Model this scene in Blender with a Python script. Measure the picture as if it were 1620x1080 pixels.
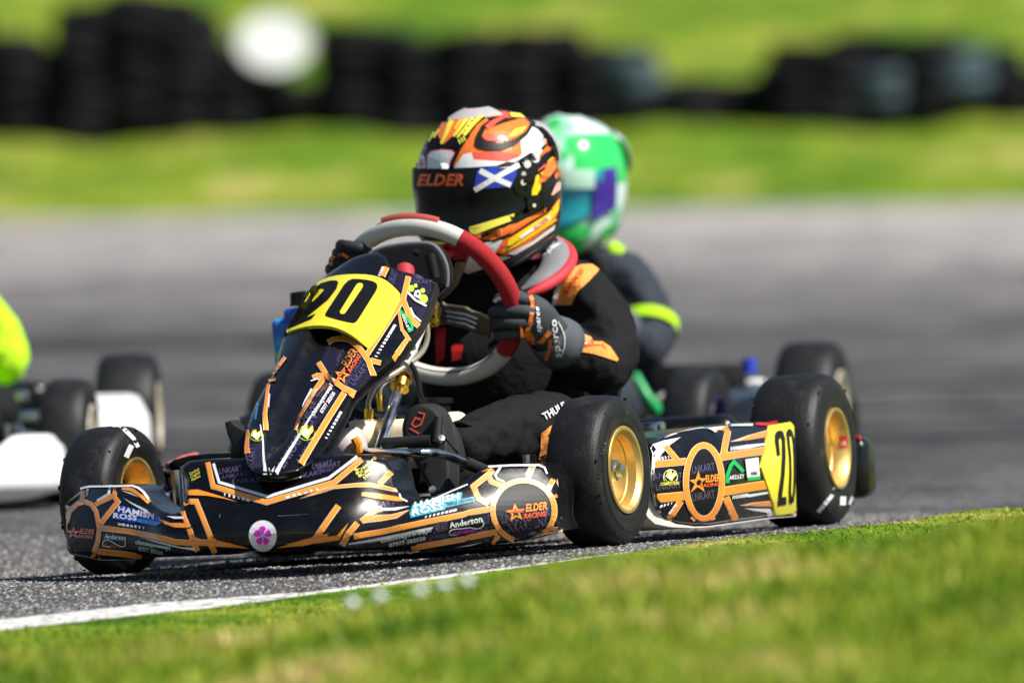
import bpy, bmesh, math, random
import numpy as np
from mathutils import Vector, Matrix
from mathutils.bvhtree import BVHTree
from mathutils.geometry import delaunay_2d_cdt

random.seed(7)
rng = np.random.default_rng(7)
for o in list(bpy.data.objects):
    bpy.data.objects.remove(o)
scene = bpy.context.scene
COL = scene.collection

# ------------------------------------------------------------------ camera, sky, sun, exposure
FPX, WPX, HPX = 11800.0, 1620, 1080
CAM = np.array([0, 0, 0.72])
ROLL, PITCH = math.radians(1.0), math.atan(340 / FPX)
fw = np.array([0, math.cos(PITCH), -math.sin(PITCH)])
_r0 = np.array([1.0, 0, 0]); _u0 = np.cross(_r0, fw)
rt = _r0 * math.cos(ROLL) - _u0 * math.sin(ROLL)
up = np.cross(rt, fw)
cd = bpy.data.cameras.new('camera'); cam = bpy.data.objects.new('camera', cd); COL.objects.link(cam)
cam.matrix_world = Matrix(((rt[0], up[0], -fw[0], CAM[0]), (rt[1], up[1], -fw[1], CAM[1]), (rt[2], up[2], -fw[2], CAM[2]), (0, 0, 0, 1)))
cd.sensor_width = 36; cd.lens = FPX * 36 / WPX
cd.clip_start = 0.5; cd.clip_end = 600
cd.dof.use_dof = True; cd.dof.focus_distance = 12.42; cd.dof.aperture_fstop = 3.5
scene.camera = cam

SUN_AZ, SUN_EL = math.radians(118), math.radians(50)    # azimuth clockwise from +Y (the view direction)
world = bpy.data.worlds.new('World'); scene.world = world; world.use_nodes = True
wn = world.node_tree; wn.nodes.clear()
wo = wn.nodes.new('ShaderNodeOutputWorld'); wb = wn.nodes.new('ShaderNodeBackground'); ws = wn.nodes.new('ShaderNodeTexSky')
ws.sky_type = 'NISHITA'; ws.sun_disc = False; ws.sun_elevation = SUN_EL; ws.sun_rotation = SUN_AZ
ws.air_density = 1.0; ws.dust_density = 1.0; ws.ozone_density = 1.0
wb.inputs['Strength'].default_value = 0.06
wn.links.new(ws.outputs[0], wb.inputs[0]); wn.links.new(wb.outputs[0], wo.inputs[0])
sl = bpy.data.lights.new('sun', 'SUN'); sun = bpy.data.objects.new('sun', sl); COL.objects.link(sun)
sl.energy = 5.0; sl.angle = math.radians(0.5); sl.color = (1.0, 0.955, 0.88)
sdir = Vector((math.sin(SUN_AZ) * math.cos(SUN_EL), math.cos(SUN_AZ) * math.cos(SUN_EL), math.sin(SUN_EL)))
sun.rotation_euler = sdir.to_track_quat('Z', 'Y').to_euler()
vs = scene.view_settings
vs.view_transform = 'Standard'; vs.look = 'None'; vs.exposure = 0.42; vs.gamma = 1.0; vs.use_curve_mapping = False
scene.render.engine = 'CYCLES'
scene.cycles.use_denoising = True
try: scene.cycles.denoiser = 'OPENIMAGEDENOISE'
except Exception: pass
scene.cycles.max_bounces = 6; scene.cycles.transparent_max_bounces = 8

# ------------------------------------------------------------------ helpers
def tag(o, label=None, cat=None, group=None, kind=None):
    if label: o['label'] = label
    if cat: o['category'] = cat
    if group: o['group'] = group
    if kind: o['kind'] = kind
    return o

def srgb(r, g, b):
    f = lambda c: (c / 12.92 if c <= 0.04045 else ((c + 0.055) / 1.055) ** 2.4)
    return (f(r / 255), f(g / 255), f(b / 255))

def mat(name, col, rough=0.5, metal=0.0, spec=0.5, coat=0.0, nscale=0, namt=0.0, bump=0.0, bscale=200, bdist=0.002, trans=0.0, rvar=0.0, sss=0.0, detail=4):
    m = bpy.data.materials.new(name); m.use_nodes = True
    nt = m.node_tree; b = nt.nodes['Principled BSDF']
    b.inputs['Base Color'].default_value = (*col, 1); b.inputs['Roughness'].default_value = rough
    b.inputs['Metallic'].default_value = metal; b.inputs['Specular IOR Level'].default_value = spec
    b.inputs['Coat Weight'].default_value = coat; b.inputs['Coat Roughness'].default_value = 0.06
    b.inputs['Transmission Weight'].default_value = trans
    if sss: b.inputs['Subsurface Weight'].default_value = sss; b.inputs['Subsurface Radius'].default_value = (.03, .02, .01)
    tc = nt.nodes.new('ShaderNodeTexCoord')
    if namt or rvar:
        n = nt.nodes.new('ShaderNodeTexNoise'); n.inputs['Scale'].default_value = nscale or 30; n.inputs['Detail'].default_value = detail
        nt.links.new(tc.outputs['Object'], n.inputs['Vector'])
    if namt:
        mx = nt.nodes.new('ShaderNodeMix'); mx.data_type = 'RGBA'
        mx.inputs[6].default_value = (*[c * (1 - namt) for c in col], 1); mx.inputs[7].default_value = (*[min(1, c * (1 + namt) + .01 * namt) for c in col], 1)
        nt.links.new(n.outputs['Fac'], mx.inputs[0]); nt.links.new(mx.outputs[2], b.inputs['Base Color'])
    if rvar:
        mr = nt.nodes.new('ShaderNodeMapRange'); mr.inputs[1].default_value = .3; mr.inputs[2].default_value = .7
        mr.inputs[3].default_value = max(0, rough - rvar); mr.inputs[4].default_value = rough + rvar
        nt.links.new(n.outputs['Fac'], mr.inputs[0]); nt.links.new(mr.outputs[0], b.inputs['Roughness'])
    if bump:
        n2 = nt.nodes.new('ShaderNodeTexNoise'); n2.inputs['Scale'].default_value = bscale; n2.inputs['Detail'].default_value = 3
        nt.links.new(tc.outputs['Object'], n2.inputs['Vector'])
        bp = nt.nodes.new('ShaderNodeBump'); bp.inputs['Strength'].default_value = bump; bp.inputs['Distance'].default_value = bdist
        nt.links.new(n2.outputs['Fac'], bp.inputs['Height']); nt.links.new(bp.outputs[0], b.inputs['Normal'])
    return m

def link(o, parent=None):
    COL.objects.link(o)
    if parent is not None: o.parent = parent
    return o

def mesh(name, verts, faces, mats, parent=None, smooth=True, midx=None, sharp=None):
    me = bpy.data.meshes.new(name)
    me.from_pydata([tuple(map(float, v)) for v in verts], [], [tuple(int(i) for i in f) for f in faces])
    for m in (mats if isinstance(mats, (list, tuple)) else [mats]): me.materials.append(m)
    if midx is not None: me.polygons.foreach_set('material_index', np.array(midx, dtype=np.int32))
    if smooth:
        me.polygons.foreach_set('use_smooth', [True] * len(me.polygons))
        if sharp: me.set_sharp_from_angle(angle=math.radians(sharp))
    me.validate(); me.update()
    o = bpy.data.objects.new(name, me)
    return link(o, parent)

def empty(name, M=None, parent=None):
    o = bpy.data.objects.new(name, None); o.empty_display_size = 0.1
    link(o, parent)
    if M is not None: o.matrix_world = M
    return o

# ---- kart frame: x forward, y to the driver's left, z up; origin on the ground under the front axle
def frame(yaw, pitch, roll):
    a0 = np.array([-math.sin(yaw), -math.cos(yaw), 0]); l0 = np.array([math.cos(yaw), -math.sin(yaw), 0]); z = np.array([0, 0, 1.0])
    a = a0 * math.cos(pitch) + z * math.sin(pitch); l = l0 * math.cos(roll) + z * math.sin(roll)
    l = l - a * (l @ a); l /= np.linalg.norm(l)
    return np.array([a, l, np.cross(a, l)])
def Mx(K, O):
    return Matrix([[K[0][i], K[1][i], K[2][i], O[i]] for i in range(3)] + [[0, 0, 0, 1]])
def pxray(px, py): return fw + rt * (px - WPX / 2) / FPX - up * (py - HPX / 2) / FPX
def at(px, py, d): return CAM + pxray(px, py) * d
WB, TF, TR = 0.95, 0.8746, 0.9946
K1 = frame(math.radians(19.55), math.radians(1.397), math.radians(3.171))
O1 = at(955, 865, 12.4) - K1[1] * TF / 2
CL = K1 @ (CAM - O1)                                    # camera seen from the kart
def lray(px, py): return K1 @ pxray(px, py)
def P(px, py, x=None, y=None, z=None):
    d = lray(px, py); i, v = [(i, v) for i, v in enumerate((x, y, z)) if v is not None][0]
    return CL + d * ((v - CL[i]) / d[i])
def hit(px, py, F, lo=11.0, hi=14.5):
    """first point along the sight line where the surface function F(p) changes sign"""
    d = lray(px, py); n = 36
    ts = np.linspace(lo, hi, n); prev = F(CL + d * ts[0])
    for i in range(1, n):
        cur = F(CL + d * ts[i])
        if prev * cur <= 0:
            a, b, fa = ts[i - 1], ts[i], prev
            for _ in range(26):
                m = (a + b) / 2; fm = F(CL + d * m)
                if fa * fm <= 0: b = m
                else: a, fa = m, fm
            return CL + d * ((a + b) / 2)
        prev = cur
    return CL + d * 12.6
# zoomed views used when measuring the photograph: name -> (x0, y0, magnification)
ZO = {'A': (80, 640, 3.375), 'B': (360, 580, 3.375), 'C': (560, 600, 3.375), 'D': (980, 520, 3.375), 'E': (390, 330, 3.375),
      'G': (620, 140, 3.375), 'Q': (700, 380, 3.375), 'S': (640, 150, 6.2077), 'T': (640, 300, 6.2077), 'U': (740, 430, 6.0), 'V': (500, 380, 6.0)}
def Zm(k, pts):
    x0, y0, s = ZO[k]
    return [(x0 + p[0] / s, y0 + p[1] / s) for p in pts]

def resample(pts, step, closed=True):
    out = []; n = len(pts)
    for i in range(n if closed else n - 1):
        a, b = np.array(pts[i], float), np.array(pts[(i + 1) % n], float)
        k = max(1, int(round(np.linalg.norm(b - a) / step)))
        for j in range(k): out.append(a + (b - a) * j / k)
    if not closed: out.append(np.array(pts[-1], float))
    return np.array(out)
def smooth_poly(pts, closed=True, it=2):
    p = np.array(pts, float)
    for _ in range(it):
        q = []; n = len(p)
        for i in range(n if closed else n - 1):
            a, b = p[i], p[(i + 1) % n]; q += [a * .75 + b * .25, a * .25 + b * .75]
        if not closed: q = [p[0]] + q + [p[-1]]
        p = np.array(q)
    return p
def inside(poly, pts):
    x, y = pts[:, 0], pts[:, 1]; res = np.zeros(len(pts), bool); n = len(poly)
    for i in range(n):
        x1, y1 = poly[i]; x2, y2 = poly[(i + 1) % n]
        c = ((y1 > y) != (y2 > y)) & (x < (x2 - x1) * (y - y1) / ((y2 - y1) if y2 != y1 else 1e-9) + x1)
        res ^= c
    return res
def edge_dist(poly, pts):
    d = np.full(len(pts), 1e9); n = len(poly)
    for i in range(n):
        a = np.array(poly[i]); b = np.array(poly[(i + 1) % n]); ab = b - a; L2 = max(ab @ ab, 1e-12)
        t = np.clip(((pts - a) @ ab) / L2, 0, 1)
        d = np.minimum(d, np.linalg.norm(pts - (a + t[:, None] * ab), axis=1))
    return d
def fill2d(poly, step, rings=()):
    """triangulated polygon with inner points; returns 2-D verts, faces and the number of boundary verts"""
    poly = np.array(poly, float)
    nb = len(poly); pts = [poly]
    for r in rings:
        n = len(poly); nxt = np.roll(poly, -1, 0); prv = np.roll(poly, 1, 0); tg = nxt - prv; tg /= np.maximum(np.linalg.norm(tg, axis=1), 1e-9)[:, None]
        nr = np.stack([-tg[:, 1], tg[:, 0]], 1)
        area = 0.5 * np.sum(poly[:, 0] * nxt[:, 1] - nxt[:, 0] * poly[:, 1])
        q = poly + nr * r * (1 if area > 0 else -1)
        k = inside(poly, q); q = q[k]; q = q[edge_dist(poly, q) > r * .8]; pts.append(q)
    mn, mx = poly.min(0), poly.max(0)
    gx, gy = np.meshgrid(np.arange(mn[0] + step / 2, mx[0], step), np.arange(mn[1] + step / 2, mx[1], step))
    g = np.stack([gx.ravel(), gy.ravel()], 1)
    if len(g):
        g = g[inside(poly, g)]
        if len(g): g = g[edge_dist(poly, g) > (max(rings) if rings else 0) + step * .45]; pts.append(g)
    allp = np.concatenate(pts)
    r = delaunay_2d_cdt([Vector(p) for p in allp], [], [list(range(nb))], 1, 1e-5)
    v2 = np.array([tuple(v) for v in r[0]]); return v2, [tuple(f) for f in r[2]]

class Geo:
    """plain lists of vertices and faces kept for placing prints on a surface"""
    def __init__(s): s.v = []; s.f = []
    def add(s, v, f):
        o = len(s.v); s.v += [tuple(map(float, q)) for q in v]; s.f += [tuple(i + o for i in q) for q in f]
    def bvh(s): return BVHTree.FromPolygons(s.v, s.f)

def panel(name, outline, F, back, m, parent, rnd=6, rdepth=0.012, step=9, axis=0, rs=5, geo=None, hook=None):
    """a moulded shell: front skin follows the surface F, edges rolled back, walls and a back skin set off by the vector back"""
    ol = resample(outline, rs)
    rings = tuple(rnd * k for k in (.12, .35, .65, 1.0)) if rnd else ()
    v2, fc = fill2d(ol, step, rings)
    ed = edge_dist(ol, v2)
    bk = np.array(back, float); bl = np.linalg.norm(bk); bu = bk / bl
    V = []
    for p, d in zip(v2, ed):
        ret = 0
        if rnd and d < rnd: k = 1 - d / rnd; ret = rdepth * (1 - math.sqrt(max(0, 1 - k * k)))
        V.append(hit(p[0], p[1], (lambda q, ret=ret: F(q - bu * ret))))
    V = np.array(V)
    # orient faces to the camera
    FF = []
    for f in fc:
        a, b, c = V[f[0]], V[f[1]], V[f[2]]
        n = np.cross(b - a, c - a)
        FF.append(tuple(f) if n @ (CL - a) > 0 else tuple(reversed(f)))
    cnt = {}
    for f in FF:
        for i in range(len(f)):
            e = (f[i], f[(i + 1) % len(f)]); cnt[e] = 1
    bd = [e for e in cnt if (e[1], e[0]) not in cnt]
    n = len(V)
    VV = np.concatenate([V, V + bk])
    faces = FF + [tuple(i + n for i in reversed(f)) for f in FF] + [(b, a, a + n, b + n) for a, b in bd]
    o = mesh(name, VV, faces, m, parent, True, sharp=50)
    if geo is not None: geo.add(V, FF)
    return o

def lathe(profile, seg=48, axis='y', cap=False):
    """profile of (axial, radius) turned about an axis through the origin"""
    V = []; Fc = []; n = len(profile)
    for i in range(seg):
        t = 2 * math.pi * i / seg; c, s = math.cos(t), math.sin(t)
        for a, r in profile:
            V.append((r * c, a, r * s) if axis == 'y' else (r * c, r * s, a) if axis == 'z' else (a, r * c, r * s))
    for i in range(seg):
        j = (i + 1) % seg
        for k in range(n - 1):
            f = (i * n + k, i * n + k + 1, j * n + k + 1, j * n + k)
            Fc.append(f if axis == 'y' else tuple(reversed(f)))
    return V, Fc

def spline(pts, n=8, closed=False):
    p = np.array(pts, float); out = []; N = len(p)
    for i in range(N if closed else N - 1):
        g = lambda k: p[k % N] if closed else p[min(max(k, 0), N - 1)]
        p0, p1, p2, p3 = g(i - 1), g(i), g(i + 1), g(i + 2)
        for j in range(n):
            t = j / n
            out.append(.5 * (2 * p1 + (p2 - p0) * t + (2 * p0 - 5 * p1 + 4 * p2 - p3) * t * t + (3 * p1 - p0 - 3 * p2 + p3) * t ** 3))
    if not closed: out.append(p[-1])
    return np.array(out)

def tube(path, r, seg=12, closed=False, cap=True, flat=None, upv=None):
    """round (or flattened: flat = (rn, rb)) tube along a path of points; r may be a list"""
    p = np.array(path, float); n = len(p)
    rr = np.full(n, r) if np.isscalar(r) else np.array(r, float)
    if closed: tg = np.roll(p, -1, 0) - np.roll(p, 1, 0)
    else: tg = np.gradient(p, axis=0)
    tg /= np.maximum(np.linalg.norm(tg, axis=1), 1e-12)[:, None]
    nv = np.cross(tg[0], (0, 0, 1) if upv is None else upv)
    if np.linalg.norm(nv) < 1e-3: nv = np.cross(tg[0], (0, 1, 0))
    V = []; Fc = []
    for i in range(n):
        if upv is not None: nv = np.cross(tg[i], upv)
        nv = nv - tg[i] * (nv @ tg[i]); nv /= np.linalg.norm(nv); bv = np.cross(tg[i], nv)
        a, b = (1, 1) if flat is None else flat
        for k in range(seg):
            t = 2 * math.pi * k / seg
            V.append(p[i] + rr[i] * (a * math.cos(t) * nv + b * math.sin(t) * bv))
    for i in range(n if closed else n - 1):
        j = (i + 1) % n
        for k in range(seg):
            l = (k + 1) % seg; Fc.append((i * seg + k, i * seg + l, j * seg + l, j * seg + k))
    if cap and not closed:
        Fc.append(tuple(reversed(range(seg)))); Fc.append(tuple((n - 1) * seg + k for k in range(seg)))
    return V, Fc

def join(*parts):
    V = []; Fc = []
    for v, f in parts:
        o = len(V); V += [tuple(map(float, q)) for q in v]; Fc += [tuple(i + o for i in q) for q in f]
    return V, Fc
def xf(vf, M):
    M = np.array(M); return [M[:3, :3] @ np.array(v) + M[:3, 3] for v in vf[0]], vf[1]
def shift(vf, d): return [np.array(v) + np.array(d) for v in vf[0]], vf[1]
def rbox(size, bev=0.004, seg=2, loc=(0, 0, 0), rot=None, taper=None):
    bm = bmesh.new(); bmesh.ops.create_cube(bm, size=1)
    for v in bm.verts:
        v.co = Vector((v.co.x * size[0], v.co.y * size[1], v.co.z * size[2]))
        if taper and v.co.z > 0: v.co.x *= taper[0]; v.co.y *= taper[1]
    if bev: bmesh.ops.bevel(bm, geom=list(bm.edges), offset=bev, segments=seg, profile=.5, affect='EDGES')
    if rot is not None: bmesh.ops.transform(bm, matrix=rot, verts=bm.verts)
    bmesh.ops.translate(bm, vec=loc, verts=bm.verts)
    bm.verts.index_update()
    r = [tuple(v.co) for v in bm.verts], [tuple(v.index for v in f.verts) for f in bm.faces]
    bm.free(); return r
def bolt(c, n, r=.006, h=.006):
    n = np.array(n, float); n /= np.linalg.norm(n); c = np.array(c, float)
    return tube([c - n * .002, c + n * h * .7, c + n * h, c + n * h * 1.02], [r, r, r * .8, r * .3], 8)
class Prints:
    """flat prints (stripes, lettering, logos) laid on a surface a fraction of a millimetre proud of it"""
    def __init__(s, bvh, eps=0.0006, unit=None):
        s.b = bvh; s.e = eps; s.v = []; s.f = []; s.mi = []; s.m = []
        s.unit = unit
    def place(s, px, py, layer):
        d = lray(px, py); d = Vector(d / np.linalg.norm(d)); o = Vector(CL)
        h = s.b.ray_cast(o, d)
        if h[0] is None: h = s.b.find_nearest(o + d * 12.7)
        n = h[1] if h[1].dot(o - h[0]) > 0 else -h[1]
        return h[0] + n * s.e * (1 + layer)
    def _mat(s, m):
        if m not in s.m: s.m.append(m)
        return s.m.index(m)
    def _add(s, v2, fc, m, layer):
        o = len(s.v); k = s._mat(m)
        pts = [s.place(p[0], p[1], layer) for p in v2]
        for f in fc:
            c = [pts[i] for i in f]
            if max((c[i] - c[i - 1]).length for i in range(len(c))) > .12: continue
            n = (c[1] - c[0]).cross(c[2] - c[0])
            g = f if n.dot(Vector(CL) - c[0]) > 0 else tuple(reversed(f))
            s.f.append(tuple(i + o for i in g)); s.mi.append(k)
        s.v += [tuple(p) for p in pts]
    def poly(s, pts, m, layer=0, step=8, rnd=0):
        if rnd: pts = smooth_poly(pts, True, rnd)
        ol = resample(pts, step * .6); v, f = fill2d(ol, step); s._add(v, f, m, layer)
    def stroke(s, pts, w, m, layer=1, closed=False, w1=None, curve=0):
        p = np.array(pts, float)
        if curve: p = spline(p, curve, closed)
        n0 = len(p); q = []; 
        for i in range(n0 if closed else n0 - 1):
            a, b = p[i], p[(i + 1) % n0]; k = max(1, int(np.linalg.norm(b - a) / 8))
            for j in range(k): q.append(a + (b - a) * j / k)
        if not closed: q.append(p[-1])
        q = np.array(q); n = len(q); ww = np.linspace(w, w if w1 is None else w1, n)
        v = []; 
        for i in range(n):
            a = q[(i - 1) % n] if (closed or i) else q[i]; b = q[i]; c = q[(i + 1) % n] if (closed or i < n - 1) else q[i]
            t1 = b - a; t2 = c - b
            t1 = t1 / np.linalg.norm(t1) if np.linalg.norm(t1) > 1e-9 else None; t2 = t2 / np.linalg.norm(t2) if np.linalg.norm(t2) > 1e-9 else None
            if t1 is None: t1 = t2
            if t2 is None: t2 = t1
            t = t1 + t2; t /= max(np.linalg.norm(t), 1e-6); nn = np.array([-t[1], t[0]])
            k = ww[i] / 2 / max(.45, nn @ np.array([-t1[1], t1[0]]))
            v += [b + nn * k, b - nn * k]
        f = [(2 * i, 2 * i + 1, (2 * ((i + 1) % n)) + 1, 2 * ((i + 1) % n)) for i in range(n if closed else n - 1)]
        s._add(v, f, m, layer)
    def lined(s, pts, w, m, edge, layer=1, closed=False, ew=2.3, w1=None, curve=0):
        """a stripe with a thin pale edge"""
        s.stroke(pts, w + ew, edge, layer, closed, None if w1 is None else w1 + ew * .5, curve); s.stroke(pts, w, m, layer + 1, closed, w1, curve)
    def text(s, txt, p0, p1, h, m, layer=3, bold=0.0, shear=0.0, hv=None, fit=True, bend=0):
        """lettering from p0 to p1 along the baseline; h = cap height in photo pixels, hv = its direction"""
        v, f = glyphs(txt, bold, shear)
        p0 = np.array(p0, float); p1 = np.array(p1, float); b = p1 - p0
        if hv is None: hv = np.array([b[1], -b[0]]) / np.linalg.norm(b)
        else: hv = np.array(hv, float) / np.linalg.norm(hv)
        mx = v[:, 0].max(); mn = v[:, 0].min(); hc = 0.72
        q = [p0 + b * ((x - mn) / (mx - mn)) + hv * h * (y / hc + bend * 4 * ((x - mn) / (mx - mn)) * (1 - (x - mn) / (mx - mn))) for x, y in v]
        s._add(q, f, m, layer)
    def build(s, name, parent):
        o = mesh(name, s.v, s.f, s.m or [MT['black']], parent, False, s.mi)
        return o

_gl = {}
def glyphs(txt, bold, shear):
    k = (txt, bold, shear)
    if k in _gl: return _gl[k]
    c = bpy.data.curves.new('lettering', 'FONT'); c.body = txt; c.offset = bold; c.shear = shear; c.resolution_u = 2; c.size = 1
    c.space_character = 1 + bold * 1.6
    o = bpy.data.objects.new('lettering', c); COL.objects.link(o)
    dg = bpy.context.evaluated_depsgraph_get(); me = bpy.data.meshes.new_from_object(o.evaluated_get(dg))
    v = np.array([(q.co.x, q.co.y) for q in me.vertices]); f = [tuple(p.vertices) for p in me.polygons]
    bpy.data.objects.remove(o); bpy.data.curves.remove(c); bpy.data.meshes.remove(me)
    _gl[k] = (v, f); return _gl[k]

# ------------------------------------------------------------------ materials
MT = {}
def M_(k, *a, **kw): MT[k] = mat(k, *a, **kw); return MT[k]

M_('black', (.005, .005, .006), .5, spec=.3)
M_('matt_black', (.012, .012, .013), .6, nscale=60, rvar=.1)
M_('purple_print', (.085, .070, .150), .3, coat=.4)
M_('orange', (.94, .31, .032), .3, coat=.5, nscale=14, namt=.05)
M_('helmet_orange', (.88, .20, .028), .3, coat=.5, nscale=14, namt=.05)
M_('orange_red', (.94, .13, .025), .3, coat=.5, nscale=14, namt=.05)
M_('peach', (.95, .62, .36), .3, coat=.5)
M_('white', (.82, .82, .84), .3, coat=.4)
M_('offwhite', (.60, .57, .53), .45, nscale=25, namt=.12)
M_('yellow_plate', (.90, .80, .05), .32, coat=.3, nscale=8, namt=.04)
M_('yellow', (.92, .62, .02), .3, coat=.5)
M_('lemon', (.90, .80, .08), .3, coat=.5)
M_('red', (.62, .015, .012), .3, coat=.5)
M_('coral', (.78, .11, .07), .3, coat=.5)
M_('pink', (.85, .45, .42), .3, coat=.5)
M_('magenta', (.72, .012, .60), .4)
M_('blue', (.02, .05, .50), .3, coat=.3)
M_('sky_blue', (.05, .33, .78), .3)
M_('cyan', (.06, .50, .70), .3)
M_('green_print', (.01, .42, .09), .35)
M_('lime_print', (.45, .75, .06), .35)
M_('gold', (.80, .56, .20), .46, metal=.9, nscale=40, rvar=.08)
M_('steel', (.62, .64, .67), .22, metal=1.0, nscale=50, rvar=.08)
M_('dark_steel', (.20, .19, .18), .35, metal=1.0, nscale=40, rvar=.1)
M_('bronze', (.17, .145, .115), .42, metal=.85, nscale=60, rvar=.1)
M_('anodised_gold', (.80, .50, .06), .25, metal=1.0)

M_('rubber_print', (.028, .028, .030), .5)
M_('tank', (.80, .72, .52), .4, sss=.3, nscale=12, namt=.08)
M_('hose', (.55, .50, .40), .25, trans=.5)
M_('tan_leather', (.62, .60, .56), .55, nscale=90, namt=.06, bump=.2, bscale=500)
M_('red_suede', (.36, .018, .024), .85, spec=.25, nscale=120, namt=.2, bump=.3, bscale=700, bdist=.0008)
M_('coral_label', (.70, .12, .10), .5)
M_('suit', (.0075, .0075, .009), .85, spec=.20, nscale=220, namt=.25, bump=.7, bscale=34, bdist=.008)
M_('suit_grey', (.030, .037, .050), .85, spec=.25, nscale=160, namt=.2, bump=.4, bscale=26, bdist=.006)
M_('suit_lime', (.42, .78, .015), .8, spec=.2, nscale=100, namt=.08, bump=.4, bscale=24, bdist=.006)
M_('glove', (.035, .040, .050), .75, nscale=150, namt=.25, bump=.35, bscale=160, bdist=.001)
M_('glove_dark', (.012, .012, .015), .7, nscale=150, namt=.25, bump=.35, bscale=160, bdist=.001)
M_('cuff_grey', (.075, .085, .105), .8, nscale=150, namt=.2)
M_('patch_orange', (.88, .33, .06), .7, nscale=90, namt=.08)
M_('glove_orange', (.86, .20, .03), .6, nscale=90, namt=.08)
M_('collar_grey', (.20, .20, .215), .8, nscale=180, namt=.2, bump=.3, bscale=300, bdist=.001)
M_('collar_red', (.62, .03, .05), .65, nscale=120, namt=.1, bump=.2, bscale=250)
M_('vest_red', (.62, .012, .010), .5, nscale=40, namt=.15)
M_('visor', (.003, .004, .007), .30, spec=.35, coat=.0)
M_('chrome_glass', (.78, .80, .80), .25, trans=.45)
M_('skin', (.55, .33, .24), .5)
M_('boot', (.009, .009, .010), .75, nscale=80, namt=.3, bump=.3, bscale=120, bdist=.001)
M_('boot_red', (.70, .07, .04), .6)
M_('boot_pale', (.52, .46, .46), .7, nscale=40, namt=.25)
M_('tray', (.03, .03, .032), .5, metal=.5, nscale=40, rvar=.15)
M_('white_plastic', (.80, .81, .82), .4, nscale=8, namt=.05)
M_('grey_plastic', (.16, .17, .19), .5)
M_('green_tube', (.01, .42, .12), .35)
M_('helmet_green', (.03, .62, .12), .2, coat=.8)
M_('dark_violet', (.018, .014, .06), .3)
M_('button_red', (.42, .03, .05), .5)
M_('helmet_mint', (.52, .80, .66), .25, coat=.8)
M_('helmet_violet', (.05, .02, .32), .12, coat=1.0)
M_('visor_cyan', (.02, .42, .62), .1, coat=1.0, metal=.4)
M_('helmet_amber', (.80, .48, .22), .3, coat=.5)

M_('beige_rim', (.55, .50, .38), .4)

def sticker(nt, b):
    t = N(nt, 'ShaderNodeTexCoord'); n = N(nt, 'ShaderNodeTexNoise', i_Scale=16.0, i_Detail=1.0); nt.links.new(t.outputs['Object'], n.inputs['Vector'])
    r = ramp(nt, n.outputs['Fac'], [(.36, (.02, .05, .35)), (.44, (.03, .16, .62)), (.52, (.05, .45, .72)), (.58, (.80, .75, .10)), (.64, (.05, .40, .70))]); nt.links.new(r.outputs[0], b.inputs['Base Color']); b.inputs['Roughness'].default_value = .3
# ------------------------------------------------------------------ ground
BASE = -0.03
def ground_z(X, Y):
    """gently crowned tarmac: the apex where the leading kart turns in stands a few centimetres up towards the verge"""
    n = K1[2]; zp = O1[2] - (n[0] * (X - O1[0]) + n[1] * (Y - O1[1])) / n[2]
    lx = K1[0][0] * (X - O1[0]) + K1[0][1] * (Y - O1[1]); ly = K1[1][0] * (X - O1[0]) + K1[1][1] * (Y - O1[1])
    dx = np.maximum(np.maximum(lx - .12, -1.05 - lx), 0); dy = np.maximum(np.abs(ly) - .58, 0)
    w = np.clip(1 - np.hypot(dx, dy) / .9, 0, 1); w = w * w * (3 - 2 * w)
    return BASE * (1 - w) + zp * w
def on_ground(px, py, dz=0.0):
    d = pxray(px, py); ts = np.linspace(6, 60, 5401)
    q = CAM + ts[:, None] * d; g = q[:, 2] - (ground_z(q[:, 0], q[:, 1]) + dz)
    i = int(np.argmax(g < 0)); return q[i]

def noise_mat(name, build):
    m = bpy.data.materials.new(name); m.use_nodes = True; nt = m.node_tree; b = nt.nodes['Principled BSDF']; build(nt, b); return m
def N(nt, t, **kw):
    n = nt.nodes.new(t)
    for k, v in kw.items():
        if k.startswith('i_'): n.inputs[k[2:].replace('_', ' ')].default_value = v
        else: setattr(n, k, v)
    return n
def ramp(nt, src, stops):
    r = nt.nodes.new('ShaderNodeValToRGB'); e = r.color_ramp.elements
    while len(e) < len(stops): e.new(.5)
    for k, (p, c) in enumerate(stops): e[k].position = p; e[k].color = (*c, 1) if len(c) == 3 else c
    nt.links.new(src, r.inputs[0]); return r
def mixc(nt, fac, a, b, mode='MIX'):
    m = nt.nodes.new('ShaderNodeMix'); m.data_type = 'RGBA'; m.blend_type = mode
    for s, i in ((fac, 0), (a, 6), (b, 7)):
        if isinstance(s, (int, float)): m.inputs[i].default_value = s
        elif isinstance(s, tuple): m.inputs[i].default_value = (*s, 1)
        else: nt.links.new(s, m.inputs[i])
    return m.outputs[2]

MT['airbox_blue'] = noise_mat('airbox_blue', sticker)
def panel_black(nt, b):
    t = N(nt, 'ShaderNodeTexCoord'); L = nt.links
    n = N(nt, 'ShaderNodeTexNoise', i_Scale=26.0, i_Detail=9.0, i_Roughness=.75); L.new(t.outputs['Object'], n.inputs['Vector'])
    r = ramp(nt, n.outputs['Fac'], [(.52, (.003, .003, .004)), (.68, (.007, .007, .008)), (.76, (.035, .033, .031))]); L.new(r.outputs[0], b.inputs['Base Color'])
    m = N(nt, 'ShaderNodeMapRange'); m.inputs[1].default_value = .3; m.inputs[2].default_value = .72; m.inputs[3].default_value = .16; m.inputs[4].default_value = .42; L.new(n.outputs['Fac'], m.inputs[0]); L.new(m.outputs[0], b.inputs['Roughness'])
    b.inputs['Specular IOR Level'].default_value = .32; b.inputs['Coat Weight'].default_value = .3; b.inputs['Coat Roughness'].default_value = .07
MT['gloss_black'] = noise_mat('gloss_black', panel_black)
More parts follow.
